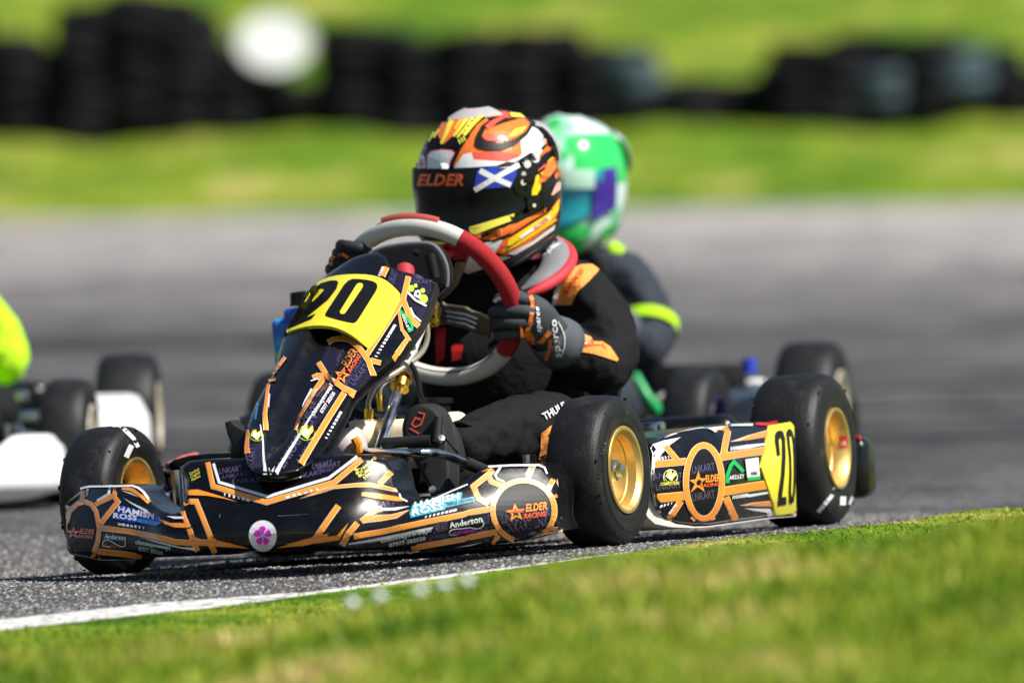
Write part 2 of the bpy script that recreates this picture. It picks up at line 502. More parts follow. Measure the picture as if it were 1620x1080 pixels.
def rubber(nt, b):
    t = N(nt, 'ShaderNodeTexCoord'); L = nt.links
    g = N(nt, 'ShaderNodeTexNoise', i_Scale=420.0, i_Detail=3.0); L.new(t.outputs['Object'], g.inputs['Vector'])
    n = N(nt, 'ShaderNodeTexNoise', i_Scale=22.0, i_Detail=6.0, i_Roughness=.7); L.new(t.outputs['Object'], n.inputs['Vector'])
    r = ramp(nt, n.outputs['Fac'], [(.35, (.006, .006, .0065)), (.55, (.010, .010, .011)), (.68, (.030, .029, .028)), (.8, (.055, .052, .050))])
    r2 = ramp(nt, g.outputs['Fac'], [(.35, (.6, .6, .6)), (.65, (1.5, 1.5, 1.5))]); L.new(mixc(nt, 1.0, r.outputs[0], r2.outputs[0], 'MULTIPLY'), b.inputs['Base Color'])
    b.inputs['Roughness'].default_value = .5; b.inputs['Specular IOR Level'].default_value = .38
    mp = N(nt, 'ShaderNodeMapping'); mp.inputs['Scale'].default_value = (30, 420, 30); L.new(t.outputs['Object'], mp.inputs[0])
    s = N(nt, 'ShaderNodeTexNoise', i_Scale=1.0, i_Detail=3.0); L.new(mp.outputs[0], s.inputs['Vector'])
    ad = N(nt, 'ShaderNodeMath', operation='ADD'); L.new(s.outputs['Fac'], ad.inputs[0]); L.new(g.outputs['Fac'], ad.inputs[1])
    bp = N(nt, 'ShaderNodeBump', i_Strength=.5, i_Distance=.0012); L.new(ad.outputs[0], bp.inputs['Height']); L.new(bp.outputs[0], b.inputs['Normal'])
MT['rubber'] = noise_mat('rubber', rubber)
def asphalt(nt, b):
    g = N(nt, 'ShaderNodeNewGeometry'); L = nt.links
    fine = N(nt, 'ShaderNodeTexVoronoi', i_Scale=170.0); L.new(g.outputs['Position'], fine.inputs['Vector'])
    sp = N(nt, 'ShaderNodeSeparateColor'); L.new(fine.outputs['Color'], sp.inputs[0])
    stone = ramp(nt, sp.outputs[0], [(0, (.030, .030, .032)), (.45, (.085, .083, .082)), (.8, (.17, .165, .16)), (1, (.36, .35, .34))])
    nf = N(nt, 'ShaderNodeTexNoise', i_Scale=420.0, i_Detail=3.0); L.new(g.outputs['Position'], nf.inputs['Vector'])
    nfr = ramp(nt, nf.outputs['Fac'], [(.35, (.55, .55, .55)), (.65, (1.3, 1.3, 1.3))])
    c1 = mixc(nt, 1.0, stone.outputs[0], nfr.outputs[0], 'MULTIPLY')
    mp = N(nt, 'ShaderNodeMapping'); L.new(g.outputs['Position'], mp.inputs[0]); mp.inputs['Scale'].default_value = (.10, .32, 1)
    big = N(nt, 'ShaderNodeTexNoise', i_Scale=1.0, i_Detail=5.0, i_Roughness=.6); L.new(mp.outputs[0], big.inputs['Vector'])
    bigr = ramp(nt, big.outputs['Fac'], [(.32, (.50, .50, .52)), (.5, (1, 1, 1)), (.68, (1.5, 1.48, 1.47))])
    mp2 = N(nt, 'ShaderNodeMapping'); L.new(g.outputs['Position'], mp2.inputs[0]); mp2.inputs['Scale'].default_value = (2.2, .9, 1)
    md = N(nt, 'ShaderNodeTexNoise', i_Scale=1.0, i_Detail=7.0, i_Roughness=.68); L.new(mp2.outputs[0], md.inputs['Vector'])
    mdr = ramp(nt, md.outputs['Fac'], [(.36, (.48, .48, .50)), (.5, (.95, .95, .95)), (.64, (1.42, 1.40, 1.39))])
    c2 = mixc(nt, 1.0, mixc(nt, 1.0, c1, bigr.outputs[0], 'MULTIPLY'), mdr.outputs[0], 'MULTIPLY')
    # rubbered racing line in the middle of the track, paler towards the far side
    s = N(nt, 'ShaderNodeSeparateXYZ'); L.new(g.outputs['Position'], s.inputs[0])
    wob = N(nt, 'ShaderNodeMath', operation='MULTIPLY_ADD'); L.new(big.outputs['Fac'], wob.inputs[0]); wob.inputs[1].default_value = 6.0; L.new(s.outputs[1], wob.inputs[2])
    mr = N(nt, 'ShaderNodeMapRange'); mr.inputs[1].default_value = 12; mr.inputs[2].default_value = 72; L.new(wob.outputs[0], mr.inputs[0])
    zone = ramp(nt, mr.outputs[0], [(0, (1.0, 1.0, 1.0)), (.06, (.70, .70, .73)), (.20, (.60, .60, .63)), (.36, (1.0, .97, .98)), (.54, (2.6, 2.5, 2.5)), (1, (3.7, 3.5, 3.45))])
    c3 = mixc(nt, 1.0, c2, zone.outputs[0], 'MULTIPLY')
    L.new(c3, b.inputs['Base Color']); b.inputs['Roughness'].default_value = .72; b.inputs['Specular IOR Level'].default_value = .4
    bp = N(nt, 'ShaderNodeBump', i_Strength=.9, i_Distance=.004); L.new(fine.outputs['Distance'], bp.inputs['Height']); L.new(bp.outputs[0], b.inputs['Normal'])
MT['_'] = None; MT.pop('_')
MT['asphalt'] = noise_mat('asphalt', asphalt)

def turf(near):
    def f(nt, b):
        g = N(nt, 'ShaderNodeNewGeometry'); L = nt.links
        a = N(nt, 'ShaderNodeTexNoise', i_Scale=(2.6 if near else .55), i_Detail=4.0, i_Roughness=.6); L.new(g.outputs['Position'], a.inputs['Vector'])
        r1 = ramp(nt, a.outputs['Fac'], [(.32, (.045, .115, .006)), (.46, (.105, .20, .010)), (.56, (.20, .26, .02)), (.67, (.42, .36, .12))])
        c = N(nt, 'ShaderNodeTexNoise', i_Scale=(40 if near else 5), i_Detail=5.0); L.new(g.outputs['Position'], c.inputs['Vector'])
        r2 = ramp(nt, c.outputs['Fac'], [(.3, (.6, .6, .6)), (.7, (1.35, 1.35, 1.35))])
        L.new(mixc(nt, 1.0, r1.outputs[0], r2.outputs[0], 'MULTIPLY'), b.inputs['Base Color'])
        b.inputs['Roughness'].default_value = .9; b.inputs['Specular IOR Level'].default_value = .15
        bp = N(nt, 'ShaderNodeBump', i_Strength=.8, i_Distance=(.02 if near else .15)); L.new(c.outputs['Fac'], bp.inputs['Height']); L.new(bp.outputs[0], b.inputs['Normal'])
    return f
MT['turf'] = noise_mat('turf', turf(True)); MT['turf_far'] = noise_mat('turf_far', turf(False))

def blade(nt, b):
    g = N(nt, 'ShaderNodeNewGeometry'); L = nt.links
    a = N(nt, 'ShaderNodeTexNoise', i_Scale=2.6, i_Detail=4.0, i_Roughness=.6); L.new(g.outputs['Position'], a.inputs['Vector'])
    r1 = ramp(nt, a.outputs['Fac'], [(.30, (.09, .21, .010)), (.43, (.20, .33, .015)), (.55, (.36, .43, .045)), (.69, (.62, .53, .22))])
    at_ = N(nt, 'ShaderNodeAttribute', attribute_name='tone')
    r2 = ramp(nt, at_.outputs['Fac'], [(0, (.55, .62, .5)), (.8, (1.15, 1.1, 1.0)), (.93, (1.9, 1.45, 2.2)), (1, (2.1, 1.5, 3.0))])
    c = mixc(nt, 1.0, r1.outputs[0], r2.outputs[0], 'MULTIPLY')
    L.new(c, b.inputs['Base Color']); b.inputs['Roughness'].default_value = .55; b.inputs['Specular IOR Level'].default_value = .3
    tr = N(nt, 'ShaderNodeBsdfTranslucent'); L.new(c, tr.inputs['Color']); mx = N(nt, 'ShaderNodeMixShader', i_Fac=.35)
    L.new(b.outputs[0], mx.inputs[1]); L.new(tr.outputs[0], mx.inputs[2]); L.new(mx.outputs[0], nt.nodes['Material Output'].inputs['Surface'])
MT['grass_blade'] = noise_mat('grass_blade', blade)

def sheet(name, xs, ys, zf, m, kind='structure'):
    X, Y = np.meshgrid(xs, ys); Zv = zf(X, Y); n = len(xs)
    V = np.stack([X.ravel(), Y.ravel(), Zv.ravel()], 1)
    F_ = [(j * n + i, j * n + i + 1, (j + 1) * n + i + 1, (j + 1) * n + i) for j in range(len(ys) - 1) for i in range(n - 1)]
    return tag(mesh(name, V, F_, m, None, True), kind=kind)
def grad_axis(lo, a, b, hi, fine, coarse):
    return np.concatenate([np.linspace(lo, a, coarse, endpoint=False), np.arange(a, b, fine), np.linspace(b, hi, coarse)])
sheet('track', grad_axis(-60, -2.2, 2.2, 60, .08, 12), grad_axis(2, 9.5, 15.5, 67, .08, 26), ground_z, MT['asphalt'])
_hump = rng.random(64)
def bank_z(X, Y):
    t = np.clip(Y - 66.0, 0, None)
    z = BASE + .004 + np.where(t < 6.5, .108 * t, .108 * 6.5 + (t - 6.5) * .17)
    return z + np.where(t > .6, (.05 * np.sin(X * 1.7 + 2 * np.sin(t * .9)) + .04 * np.sin(X * 4.1 + t * 2.3)) * np.clip(t - .6, 0, 1), 0)
sheet('infield_bank', np.linspace(-60, 60, 241), np.concatenate([np.linspace(66, 75, 46), np.linspace(76, 190, 40)]), bank_z, MT['turf_far'])

# verge: camera side of the track edge; a low grassy hump runs along it close to the camera
edge_px = [(-900, 1092), (-400, 1040), (0, 1003), (240, 976), (480, 948), (620, 930), (760, 913), (900, 893), (1060, 872), (1260, 850), (1440, 830), (1620, 812), (1900, 782), (2300, 742)]
edge_w = np.array([on_ground(*p) for p in edge_px])
ed_y = lambda X: np.interp(X, edge_w[:, 0], edge_w[:, 1])
YC = 9.5
crest_px = [(-900, 1090), (0, 1012), (240, 990), (400, 968), (500, 955), (620, 942), (760, 922), (900, 906), (1060, 884), (1260, 860), (1440, 840), (1620, 822), (2000, 800), (2600, 790)]
_cw = np.array([at(px, py, YC / math.cos(PITCH)) for px, py in crest_px])
def hump(X, Y):
    zc = np.interp(X, _cw[:, 0], _cw[:, 2]) - .036 - .016 * np.clip(-X / .6, 0, 1) + .005 * np.sin(X * 9 + 1) + .004 * np.sin(X * 23)
    t = Y - (YC + .06 * np.sin(X * 5.0))
    return (zc - BASE) * np.where(t > 0, np.exp(-(t / .62) ** 2), .45 + .55 * np.exp(-(t / 1.7) ** 2))
def verge_z(X, Y): return ground_z(X, Y) + .006 + .012 * np.clip((ed_y(X) - Y) / .25, 0, 1) + hump(X, Y) * np.clip((ed_y(X) - Y) / .5, 0, 1)
xs = np.concatenate([np.linspace(-60, -3.2, 10, endpoint=False), np.linspace(-3.2, 3.2, 110), np.linspace(3.2, 60, 10)[1:]])
V = []; Fv = []; nr = 70
for X in xs:
    e = float(np.interp(X, edge_w[:, 0], edge_w[:, 1]))
    for k in range(nr):
        y = e - (k / (nr - 1)) ** 1.35 * (e + 2); V.append((X, y, float(verge_z(X, y))))
for i in range(len(xs) - 1):
    for k in range(nr - 1): Fv.append((i * nr + k, i * nr + k + 1, (i + 1) * nr + k + 1, (i + 1) * nr + k))
tag(mesh('verge', V, Fv, MT['turf']), kind='structure')

# painted track-edge line
def line_paint(nt, b):
    g = N(nt, 'ShaderNodeNewGeometry'); n = N(nt, 'ShaderNodeTexNoise', i_Scale=38.0, i_Detail=8.0, i_Roughness=.75); nt.links.new(g.outputs['Position'], n.inputs['Vector'])
    r = ramp(nt, n.outputs['Fac'], [(.38, (.10, .10, .095)), (.47, (.55, .54, .52)), (.56, (.80, .80, .79))]); nt.links.new(r.outputs[0], b.inputs['Base Color']); b.inputs['Roughness'].default_value = .6
MT['line_paint'] = noise_mat('line_paint', line_paint)
V = []; Fv = []
for px in np.linspace(-500, 1000, 76):
    far = float(np.interp(px, [-500, 0, 240, 480, 750, 1000], [1040, 984, 958, 941, 908, 876])); near = far + float(np.interp(px, [-500, 0, 480, 1000], [40, 34, 22, 18]))
    for py in (far, near):
        q = on_ground(px, py); V.append((q[0], q[1], float(ground_z(q[0], q[1])) + .004))
Fv = [(2 * i, 2 * i + 1, 2 * i + 3, 2 * i + 2) for i in range(75)]
tag(mesh('edge_line', V, Fv, MT['line_paint'], None, False), kind='structure')

# grass blades of the verge
def blades(n, hmin, hmax):
    X = rng.uniform(-1.9, 2.1, n * 2); Y = rng.uniform(6.6, 13.2, n * 2); depth = ed_y(X) - Y + .03 * rng.normal(size=n * 2)
    k = (depth > -.01 - .07 * rng.random(n * 2) ** 3); X, Y, depth = X[k][:n], Y[k][:n], depth[k][:n]; n = len(X)
    z0 = verge_z(X, Y) - .002
    clump = .5 + .5 * np.sin(X * 7.3 + 3 * np.sin(Y * 5.1)) * np.sin(Y * 9.7 + X * 2.2)
    h = (rng.uniform(hmin, hmax, n) * (.6 + .6 * clump)) * np.clip(.12 + depth * .40, .12, 1)
    az = rng.uniform(0, 2 * math.pi, n); lean = rng.uniform(.1, .8, n) * h; w = rng.uniform(.0016, .0032, n)
    fx, fy = np.cos(az), np.sin(az); a2 = rng.uniform(0, 2 * math.pi, n); wx, wy = np.cos(a2) * w, np.sin(a2) * w
    b0 = np.stack([X - wx, Y - wy, z0], 1); b1 = np.stack([X + wx, Y + wy, z0], 1)
    mx_, my_ = X + fx * lean * .35, Y + fy * lean * .35
    m0 = np.stack([mx_ - wx * .8, my_ - wy * .8, z0 + h * .6], 1); m1 = np.stack([mx_ + wx * .8, my_ + wy * .8, z0 + h * .6], 1)
    tp = np.stack([X + fx * lean, Y + fy * lean, z0 + h * .95], 1)
    V = np.stack([b0, b1, m0, m1, tp], 1).reshape(-1, 3); i = np.arange(n) * 5
    tri = np.stack([np.stack([i, i + 1, i + 3], 1), np.stack([i, i + 3, i + 2], 1), np.stack([i + 2, i + 3, i + 4], 1)], 1).reshape(-1, 3)
    me = bpy.data.meshes.new('grass'); me.vertices.add(len(V)); me.vertices.foreach_set('co', V.ravel().astype(np.float32))
    me.loops.add(len(tri) * 3); me.loops.foreach_set('vertex_index', tri.ravel().astype(np.int32))
    me.polygons.add(len(tri)); me.polygons.foreach_set('loop_start', np.arange(0, len(tri) * 3, 3, dtype=np.int32))
    a = me.attributes.new('tone', 'FLOAT', 'POINT'); a.data.foreach_set('value', np.repeat(rng.random(n), 5).astype(np.float32))
    me.materials.append(MT['grass_blade']); me.update(calc_edges=True); me.validate()
    o = bpy.data.objects.new('grass', me); COL.objects.link(o); return o
tag(blades(150000, .010, .032), kind='stuff', label='short sunlit grass of the trackside verge', cat='grass')

# loose stone texture of the worn surface near the kart: the chips of the asphalt stand proud
def chips(n):
    X = rng.uniform(-1.15, 1.25, n * 2); Y = 10.6 + 3.6 * rng.random(n * 2); k = Y > ed_y(X) + .05; X, Y = X[k][:n], Y[k][:n]; n = len(X)
    z = ground_z(X, Y) - .0006; r = rng.uniform(.0018, .0052, n); h = r * rng.uniform(.35, .8, n); a0 = rng.uniform(0, 6.28, n)
    P_ = []
    for k in range(4): a = a0 + k * math.pi / 2 + rng.uniform(-.4, .4, n); q = r * rng.uniform(.7, 1.2, n); P_.append(np.stack([X + q * np.cos(a), Y + q * np.sin(a), z], 1))
    for k in range(2): a = a0 + k * math.pi + .5; P_.append(np.stack([X + r * .4 * np.cos(a), Y + r * .4 * np.sin(a), z + h * rng.uniform(.8, 1.1, n)], 1))
    V = np.stack(P_, 1).reshape(-1, 3); i = np.arange(n) * 6
    tri = np.stack([np.stack([i + a, i + b, i + c], 1) for a, b, c in ((0, 1, 4), (1, 5, 4), (1, 2, 5), (2, 3, 5), (3, 4, 5), (3, 0, 4))], 1).reshape(-1, 3)
    me = bpy.data.meshes.new('asphalt_chips'); me.vertices.add(len(V)); me.vertices.foreach_set('co', V.ravel().astype(np.float32))
    me.loops.add(len(tri) * 3); me.loops.foreach_set('vertex_index', tri.ravel().astype(np.int32)); me.polygons.add(len(tri)); me.polygons.foreach_set('loop_start', np.arange(0, len(tri) * 3, 3, dtype=np.int32))
    a = me.attributes.new('tone', 'FLOAT', 'POINT'); a.data.foreach_set('value', np.repeat(rng.random(n), 6).astype(np.float32))
    me.materials.append(MT['chip']); me.update(calc_edges=True); me.validate(); o = bpy.data.objects.new('asphalt_chips', me); COL.objects.link(o); return o
def chip(nt, b):
    a = N(nt, 'ShaderNodeAttribute', attribute_name='tone'); r = ramp(nt, a.outputs['Fac'], [(0, (.022, .022, .024)), (.5, (.085, .083, .082)), (.8, (.20, .195, .19)), (1, (.44, .43, .42))]); nt.links.new(r.outputs[0], b.inputs['Base Color']); b.inputs['Roughness'].default_value = .7
MT['chip'] = noise_mat('chip', chip)
tag(chips(110000), kind='stuff', label='coarse grey stone chips in the worn asphalt', cat='asphalt')
# clover heads standing out of the near grass
for i, (px, py, d) in enumerate(((664, 934, 8.9), (701, 926, 9.0), (738, 919, 9.0), (556, 955, 9.1), (600, 944, 9.1))):
    q = at(px, py, d); z0 = float(verge_z(q[0], q[1])); e = empty('clover_flower', Matrix.Translation((q[0], q[1], z0)))
    h = max(.02, q[2] - z0)
    o = mesh('flower_head', *lathe([(h - .005, 0), (h - .004, .006), (h, .0085), (h + .005, .0065), (h + .008, 0)], 10, 'z'), MT['white'], e)
    mesh('stem', *tube([(0, 0, 0), (.002, 0, h * .5), (0, 0, h - .003)], .0008, 5), MT['grass_blade'], e)
    tag(e, 'tiny white clover flower out of focus above the near grass', 'flower', 'white clover flowers in the verge')

# ------------------------------------------------------------------ tyre barrier far behind
TY = 72.6
def far_pt(px, py, Y=TY): d = pxray(px, py); return CAM + d * (Y / d[1])
MT['old_tyre'] = mat('old_tyre', (.006, .006, .008), .85, spec=.15, nscale=6, namt=.4)
MT['teal_tyre'] = mat('teal_tyre', (.030, .060, .075), .6, nscale=6, namt=.3)
prof = [(-.085, .19), (-.10, .215), (-.102, .25), (-.094, .29), (-.075, .318), (-.03, .325), (.03, .325), (.075, .318), (.094, .29), (.102, .25), (.10, .215), (.085, .19), (0, .20), (-.085, .19)]
tv, tf = lathe(prof, 26, 'z')
tyre_me = bpy.data.meshes.new('barrier_tyre'); tyre_me.from_pydata(tv, [], tf); tyre_me.polygons.foreach_set('use_smooth', [True] * len(tyre_me.polygons)); tyre_me.materials.append(MT['old_tyre'])
teal_me = tyre_me.copy(); teal_me.materials.clear(); teal_me.materials.append(MT['teal_tyre'])
stacks = [(-170, 30), (-75, 40), (22, 42), (128, 4), (214, -14), (282, 12), (362, 122), (455, 122), (548, 52), (640, 48), (735, 46), (830, 56), (925, 60), (1000, 84), (1086, 140), (1262, 70), (1318, 62), (1400, 92), (1466, 62), (1520, 80), (1600, 112), (1695, 90)]
stacks += [(px + 47, ty + 8) for px, ty in stacks if px not in (1000, 1086, 282, 22, -75, 128, 362)] + [(1060, 118), (1112, 150), (1160, 158), (1205, 146), (324, 56), (70, 84), (400, 100), (300, 30), (176, -10), (1140, 138), (1225, 110), (1355, 66), (1560, 84), (-20, 60), (90, 150)]
for i, (px, ty) in enumerate(stacks):
    yb = TY + (.0 if i < 22 else .60) + random.uniform(-.05, .05)
    q = far_pt(px, ty, yb); z0 = float(bank_z(q[0], yb)) ; n = max(1, int(round((q[2] - z0) / .2)))
    for k in range(n):
        teal = px in (1000, 1400, 1520) and k >= n - 2
        o = bpy.data.objects.new('barrier_tyre', teal_me if teal else tyre_me); COL.objects.link(o)
        o.location = (q[0] + random.uniform(-.05, .05), yb + random.uniform(-.05, .05), z0 + .09 + .2 * k)
        o.rotation_euler = (random.uniform(-.12, .12), random.uniform(-.12, .12), random.uniform(0, 6)); o.scale = (random.uniform(.9, 1.12),) * 3
        if teal: tag(o, 'bluish grey worn tyre at the top of the blurred barrier on the far bank', 'tyre', 'bluish tyres of the far barrier')
        else: tag(o, 'worn black tyre piled in the blurred barrier on the far bank', 'tyre', 'black tyres of the far barrier')
# white drum lying on the barrier, its end towards the camera
dv, df = lathe([(-.45, 0), (-.45, .30), (-.43, .33), (-.12, .33), (-.10, .345), (-.08, .33), (.10, .33), (.12, .345), (.14, .33), (.43, .33), (.45, .345), (.46, .34), (.46, .315), (.44, .31), (.44, 0)], 36, 'x')
drum = mesh('white_drum', dv, df, MT['white_plastic'], None, True, sharp=40)
q = far_pt(428, 72, TY + .05); drum.location = q; drum.rotation_euler = (0, -.1, math.radians(-80)); drum.scale = (.7, 1.06, .84)
tag(drum, 'white drum lying on the black tyre barrier with its round end facing the track', 'drum')
# ================================================================== leading kart
M1 = Mx(K1, O1)
kart = empty('racing_kart', M1)
tag(kart, 'black racing kart with orange striped bodywork and yellow number 20 plates, sharp in front', 'racing kart', 'karts racing round the bend')

def wheel_parts(parent, R, w, loc, steer, name='wheel', side=1, rimr=.0705, hub='front', seg=72):
    """one wheel: empty > tyre, rim, hub pieces; outer face towards +y when side = 1"""
    e = empty(name, None, parent); e.location = loc; e.rotation_euler = (0, 0, steer if side == 1 else steer + math.pi)
    h = w / 2
    pr = [(-h * .86, rimr), (-h * .93, rimr + .005), (-h * .99, rimr + .022), (-h, rimr + .030), (-h * .985, R - .026), (-h * .93, R - .014), (-h * .84, R - .007), (-h * .68, R - .0022),
          (-h * .35, R), (0, R + .0004), (h * .35, R), (h * .68, R - .0022), (h * .84, R - .007), (h * .93, R - .014), (h * .985, R - .026), (h, rimr + .030), (h * .992, rimr + .026), (h * 1.0, rimr + .025), (h * .99, rimr + .022), (h * .965, rimr + .012), (h * .972, rimr + .011), (h * .93, rimr + .005), (h * .86, rimr)]
    v, f = lathe(pr, seg); mesh('tyre', v, f, MT['rubber'], e, True, sharp=60)
    rr = [(-h * .86, rimr - .006), (-h * .90, rimr), (-h * .97, rimr + .001), (-h * .97, rimr - .003), (-h * .9, rimr - .008), (-h * .5, rimr - .011), (0, rimr - .012), (h * .05, rimr - .012)]
    ro = [(h * .84, rimr + .001), (h * .96, rimr + .003), (h * 1.0, rimr + .002), (h * 1.01, rimr - .001), (h * .99, rimr - .004), (h * .92, rimr - .006), (h * .84, rimr - .0105), (h * .55, rimr - .0125), (h * .52, rimr - .0145), (h * .10, rimr - .017), (h * .02, rimr - .020), (-h * .02, .034), (-h * .02, 0)]
    mesh('rim', *join(lathe(rr, 48), lathe(ro, 48)), MT['gold'], e, True, sharp=35)
    y0 = -h * .02
    if hub == 'front':
        g = join(lathe([(y0, .026), (y0 + .018, .024), (y0 + .020, .019), (y0 + .034, .018), (y0 + .036, .012), (y0 + .044, .011), (y0 + .045, 0)], 20),
                 *[bolt((.042 * math.cos(a), y0, .042 * math.sin(a)), (0, 1, 0), .0065, .009) for a in (.4, 2.5, 4.6)])
    else:
        g = join(lathe([(y0, .030), (y0 + .010, .029), (y0 + .011, .024), (y0 + .022, .024), (y0 + .023, .0)], 20),
                 *[bolt((.044 * math.cos(a), y0, .044 * math.sin(a)), (0, 1, 0), .0065, .009) for a in (.9, 3.0, 5.1)])
    cr = [xf(rbox((random.uniform(.003, .008), random.uniform(.002, .005), random.uniform(.002, .004)), .0008, 1), Matrix.Rotation(random.uniform(0, 6.3), 4, 'Y') @ Matrix.Translation((0, random.choice((-1, 1)) * h * random.uniform(.74, .93), R - random.uniform(.003, .013)))) for _ in range(46)]
    tag(mesh('rubber_crumbs', *join(*cr), MT['black'], e), kind='stuff')
    mesh('hub', *g, MT['steel'] if hub == 'front' else MT['gold'], e, True, sharp=35)
    return e
RF, RRr = .126, .136
wFL = wheel_parts(kart, RF, .100, (0, TF / 2, RF), math.radians(-4), side=1)
wFR = wheel_parts(kart, RF, .100, (0, -TF / 2, RF), math.radians(-4), side=-1)
wRL = wheel_parts(kart, RRr, .134, (-WB, TR / 2, RRr), 0, side=1, hub='rear')
wRR = wheel_parts(kart, RRr, .134, (-WB, -TR / 2, RRr), 0, side=-1, hub='rear')

# ---- chassis, floor, axle, bumpers
def parts(name, vfs, m, parent=None):
    for vf in vfs: part(name, vf, m, parent or kart)
def part(name, vf, m, parent=kart, smooth=True, sharp=40, midx=None): return mesh(name, vf[0], vf[1], MT[m] if isinstance(m, str) else m, parent, smooth, midx, sharp)
part('axle', tube([(-WB, -.50, RRr), (-WB, .50, RRr)], .0175, 16), 'steel')
parts('rear_hub', [tube([(-WB, .36, RRr), (-WB, .45, RRr)], .030, 18), tube([(-WB, -.45, RRr), (-WB, -.36, RRr)], .030, 18)], 'steel')
part('brake_disc', join(tube([(-WB, .165, RRr), (-WB, .175, RRr)], .082, 32), tube([(-WB, .15, RRr), (-WB, .19, RRr)], .03, 18)), 'dark_steel')
part('sprocket', tube([(-WB, -.20, RRr), (-WB, -.194, RRr)], .085, 40), 'dark_steel')
part('chassis_rail', join(tube(spline([(.02, .33, .065), (-.2, .30, .048), (-.45, .27, .045), (-.8, .29, .05), (-1.02, .30, .06)], 6), .015, 12),
                          tube(spline([(.02, -.33, .065), (-.2, -.30, .048), (-.45, -.27, .045), (-.8, -.29, .05), (-1.02, -.30, .06)], 6), .015, 12),
                          tube([(.03, -.34, .06), (.03, .34, .06)], .014, 12), tube([(-.55, -.27, .045), (-.55, .27, .045)], .014, 12), tube([(-1.0, -.30, .06), (-1.0, .30, .06)], .014, 12),
                          tube(spline([(.03, .2, .055), (.2, .19, .05), (.30, .14, .05), (.32, 0, .05), (.30, -.14, .05), (.2, -.19, .05), (.03, -.2, .055)], 5), .010, 10)), 'matt_black')
part('floor_tray', rbox((.62, .50, .004), .0015, 1, (-.12, 0, .030)), 'tray')
part('side_bar', join(tube(spline([(-.12, .27, .05), (-.16, .42, .06), (-.2, .46, .09), (-.5, .47, .10), (-.72, .46, .09), (-.76, .40, .06), (-.8, .29, .05)], 5), .010, 10),
                      tube(spline([(-.12, -.27, .05), (-.16, -.42, .06), (-.2, -.46, .09), (-.5, -.47, .10), (-.72, -.46, .09), (-.76, -.40, .06), (-.8, -.29, .05)], 5), .010, 10)), 'steel')
part('stub_axle', join(tube([(0, .33, RF), (0, .40, RF)], .010, 12), tube([(0, .315, RF - .035), (0, .315, RF + .035)], .013, 12)), 'steel')
part('stub_axle', join(tube([(0, -.40, RF), (0, -.33, RF)], .010, 12), tube([(0, -.36, RF), (0, -.34, RF)], .022, 14), tube([(0, -.315, RF - .045), (0, -.315, RF + .045)], .014, 12), rbox((.05, .05, .10), .01, 2, (-.02, -.30, RF - .01))), 'steel')
part('track_rod', join(tube([(-.07, .30, .105), (-.12, .03, .10)], .006, 8), tube([(-.07, -.30, .105), (-.12, -.03, .10)], .006, 8)), 'steel')
# upper front bumper bar (chromed at the front, black at its legs)
bar = spline([P(507, 716, y=-.06), P(560, 715, y=.0), P(650, 716, x=.22), P(692, 717, x=.2), P(735, 731, x=.12), P(766, 744, x=.06), P(785, 760, x=.02)], 6)
part('front_bumper_bar', tube(bar, .0075, 14), 'steel')
parts('front_bumper_stay', [tube(spline([P(640, 722, x=.2), P(634, 740, x=.2), P(640, 770, x=.18), P(655, 800, x=.1)], 5), .009, 10), tube(spline([P(735, 731, x=.12), P(766, 744, x=.06), P(800, 765, x=-.02)], 4),   .0105, 10)], 'matt_black')
# rear bumper: black moulded plastic across the back
rb = join(rbox((.07, .62, .11), .03, 3, (-1.165, 0, .155)), rbox((.08, .28, .11), .02, 3, (-1.16, .418, .098), Matrix.Rotation(.06, 3, 'Z')), rbox((.08, .28, .11), .02, 3, (-1.16, -.418, .098), Matrix.Rotation(-.06, 3, 'Z')),
          tube([(-1.0, .24, .07), (-1.15, .24, .13)], .014, 10), tube([(-1.0, -.24, .07), (-1.15, -.24, .13)], .014, 10))
part('rear_bumper', rb, 'gloss_black')
rbe = join(*[tube([(-1.10, s * .535, .09), (-1.09, s * .54, .2)], [.012, .012], 10) for s in (1, -1)])
part('rear_bumper_edge', shift(tube([(-1.15, .49, .154), (-1.135, .548, .152)], .004, 8), (0, 0, 0)), 'red')

# ---- seat
def seat_shell():
    V = []; Fc = []; nu, nv = 17, 21
    for j in range(nv):
        t = j / (nv - 1)
        c = np.array(spline([(-.52, 0, .045), (-.66, 0, .03), (-.82, 0, .04), (-.93, 0, .13), (-.98, 0, .26), (-1.00, 0, .36)], 6)); i = t * (len(c) - 1); k = int(min(i, len(c) - 2)); p = c[k] * (1 - (i - k)) + c[k + 1] * (i - k)
        wd = .16 + .03 * math.sin(t * math.pi); dp = .03 + .15 * math.sin(min(1, t * 1.15) * math.pi) ** .7 if t > .02 else .03
        for a in range(nu):
            s = -1 + 2 * a / (nu - 1); lift = abs(s) ** 2.4
            V.append((p[0] + lift * dp * (.2 + .8 * t), s * wd, p[2] + lift * dp * (1 - .75 * t)))
    for j in range(nv - 1):
        for a in range(nu - 1): Fc.append((j * nu + a, j * nu + a + 1, (j + 1) * nu + a + 1, (j + 1) * nu + a))
    o = mesh('seat', V, Fc, MT['gloss_black'], kart); s = o.modifiers.new('thick', 'SOLIDIFY'); s.thickness = .008
    return o
seat_shell()
parts('seat_stay', [tube([(-.86, .30, .06), (-.87, .25, .14), (-.88, .19, .19)], .008, 8), tube([(-.86, -.30, .06), (-.87, -.25, .14), (-.88, -.19, .19)], .008, 8), rbox((.05, .035, .028), .005, 2, tuple(P(1033, 680, x=-.78)))], 'steel')
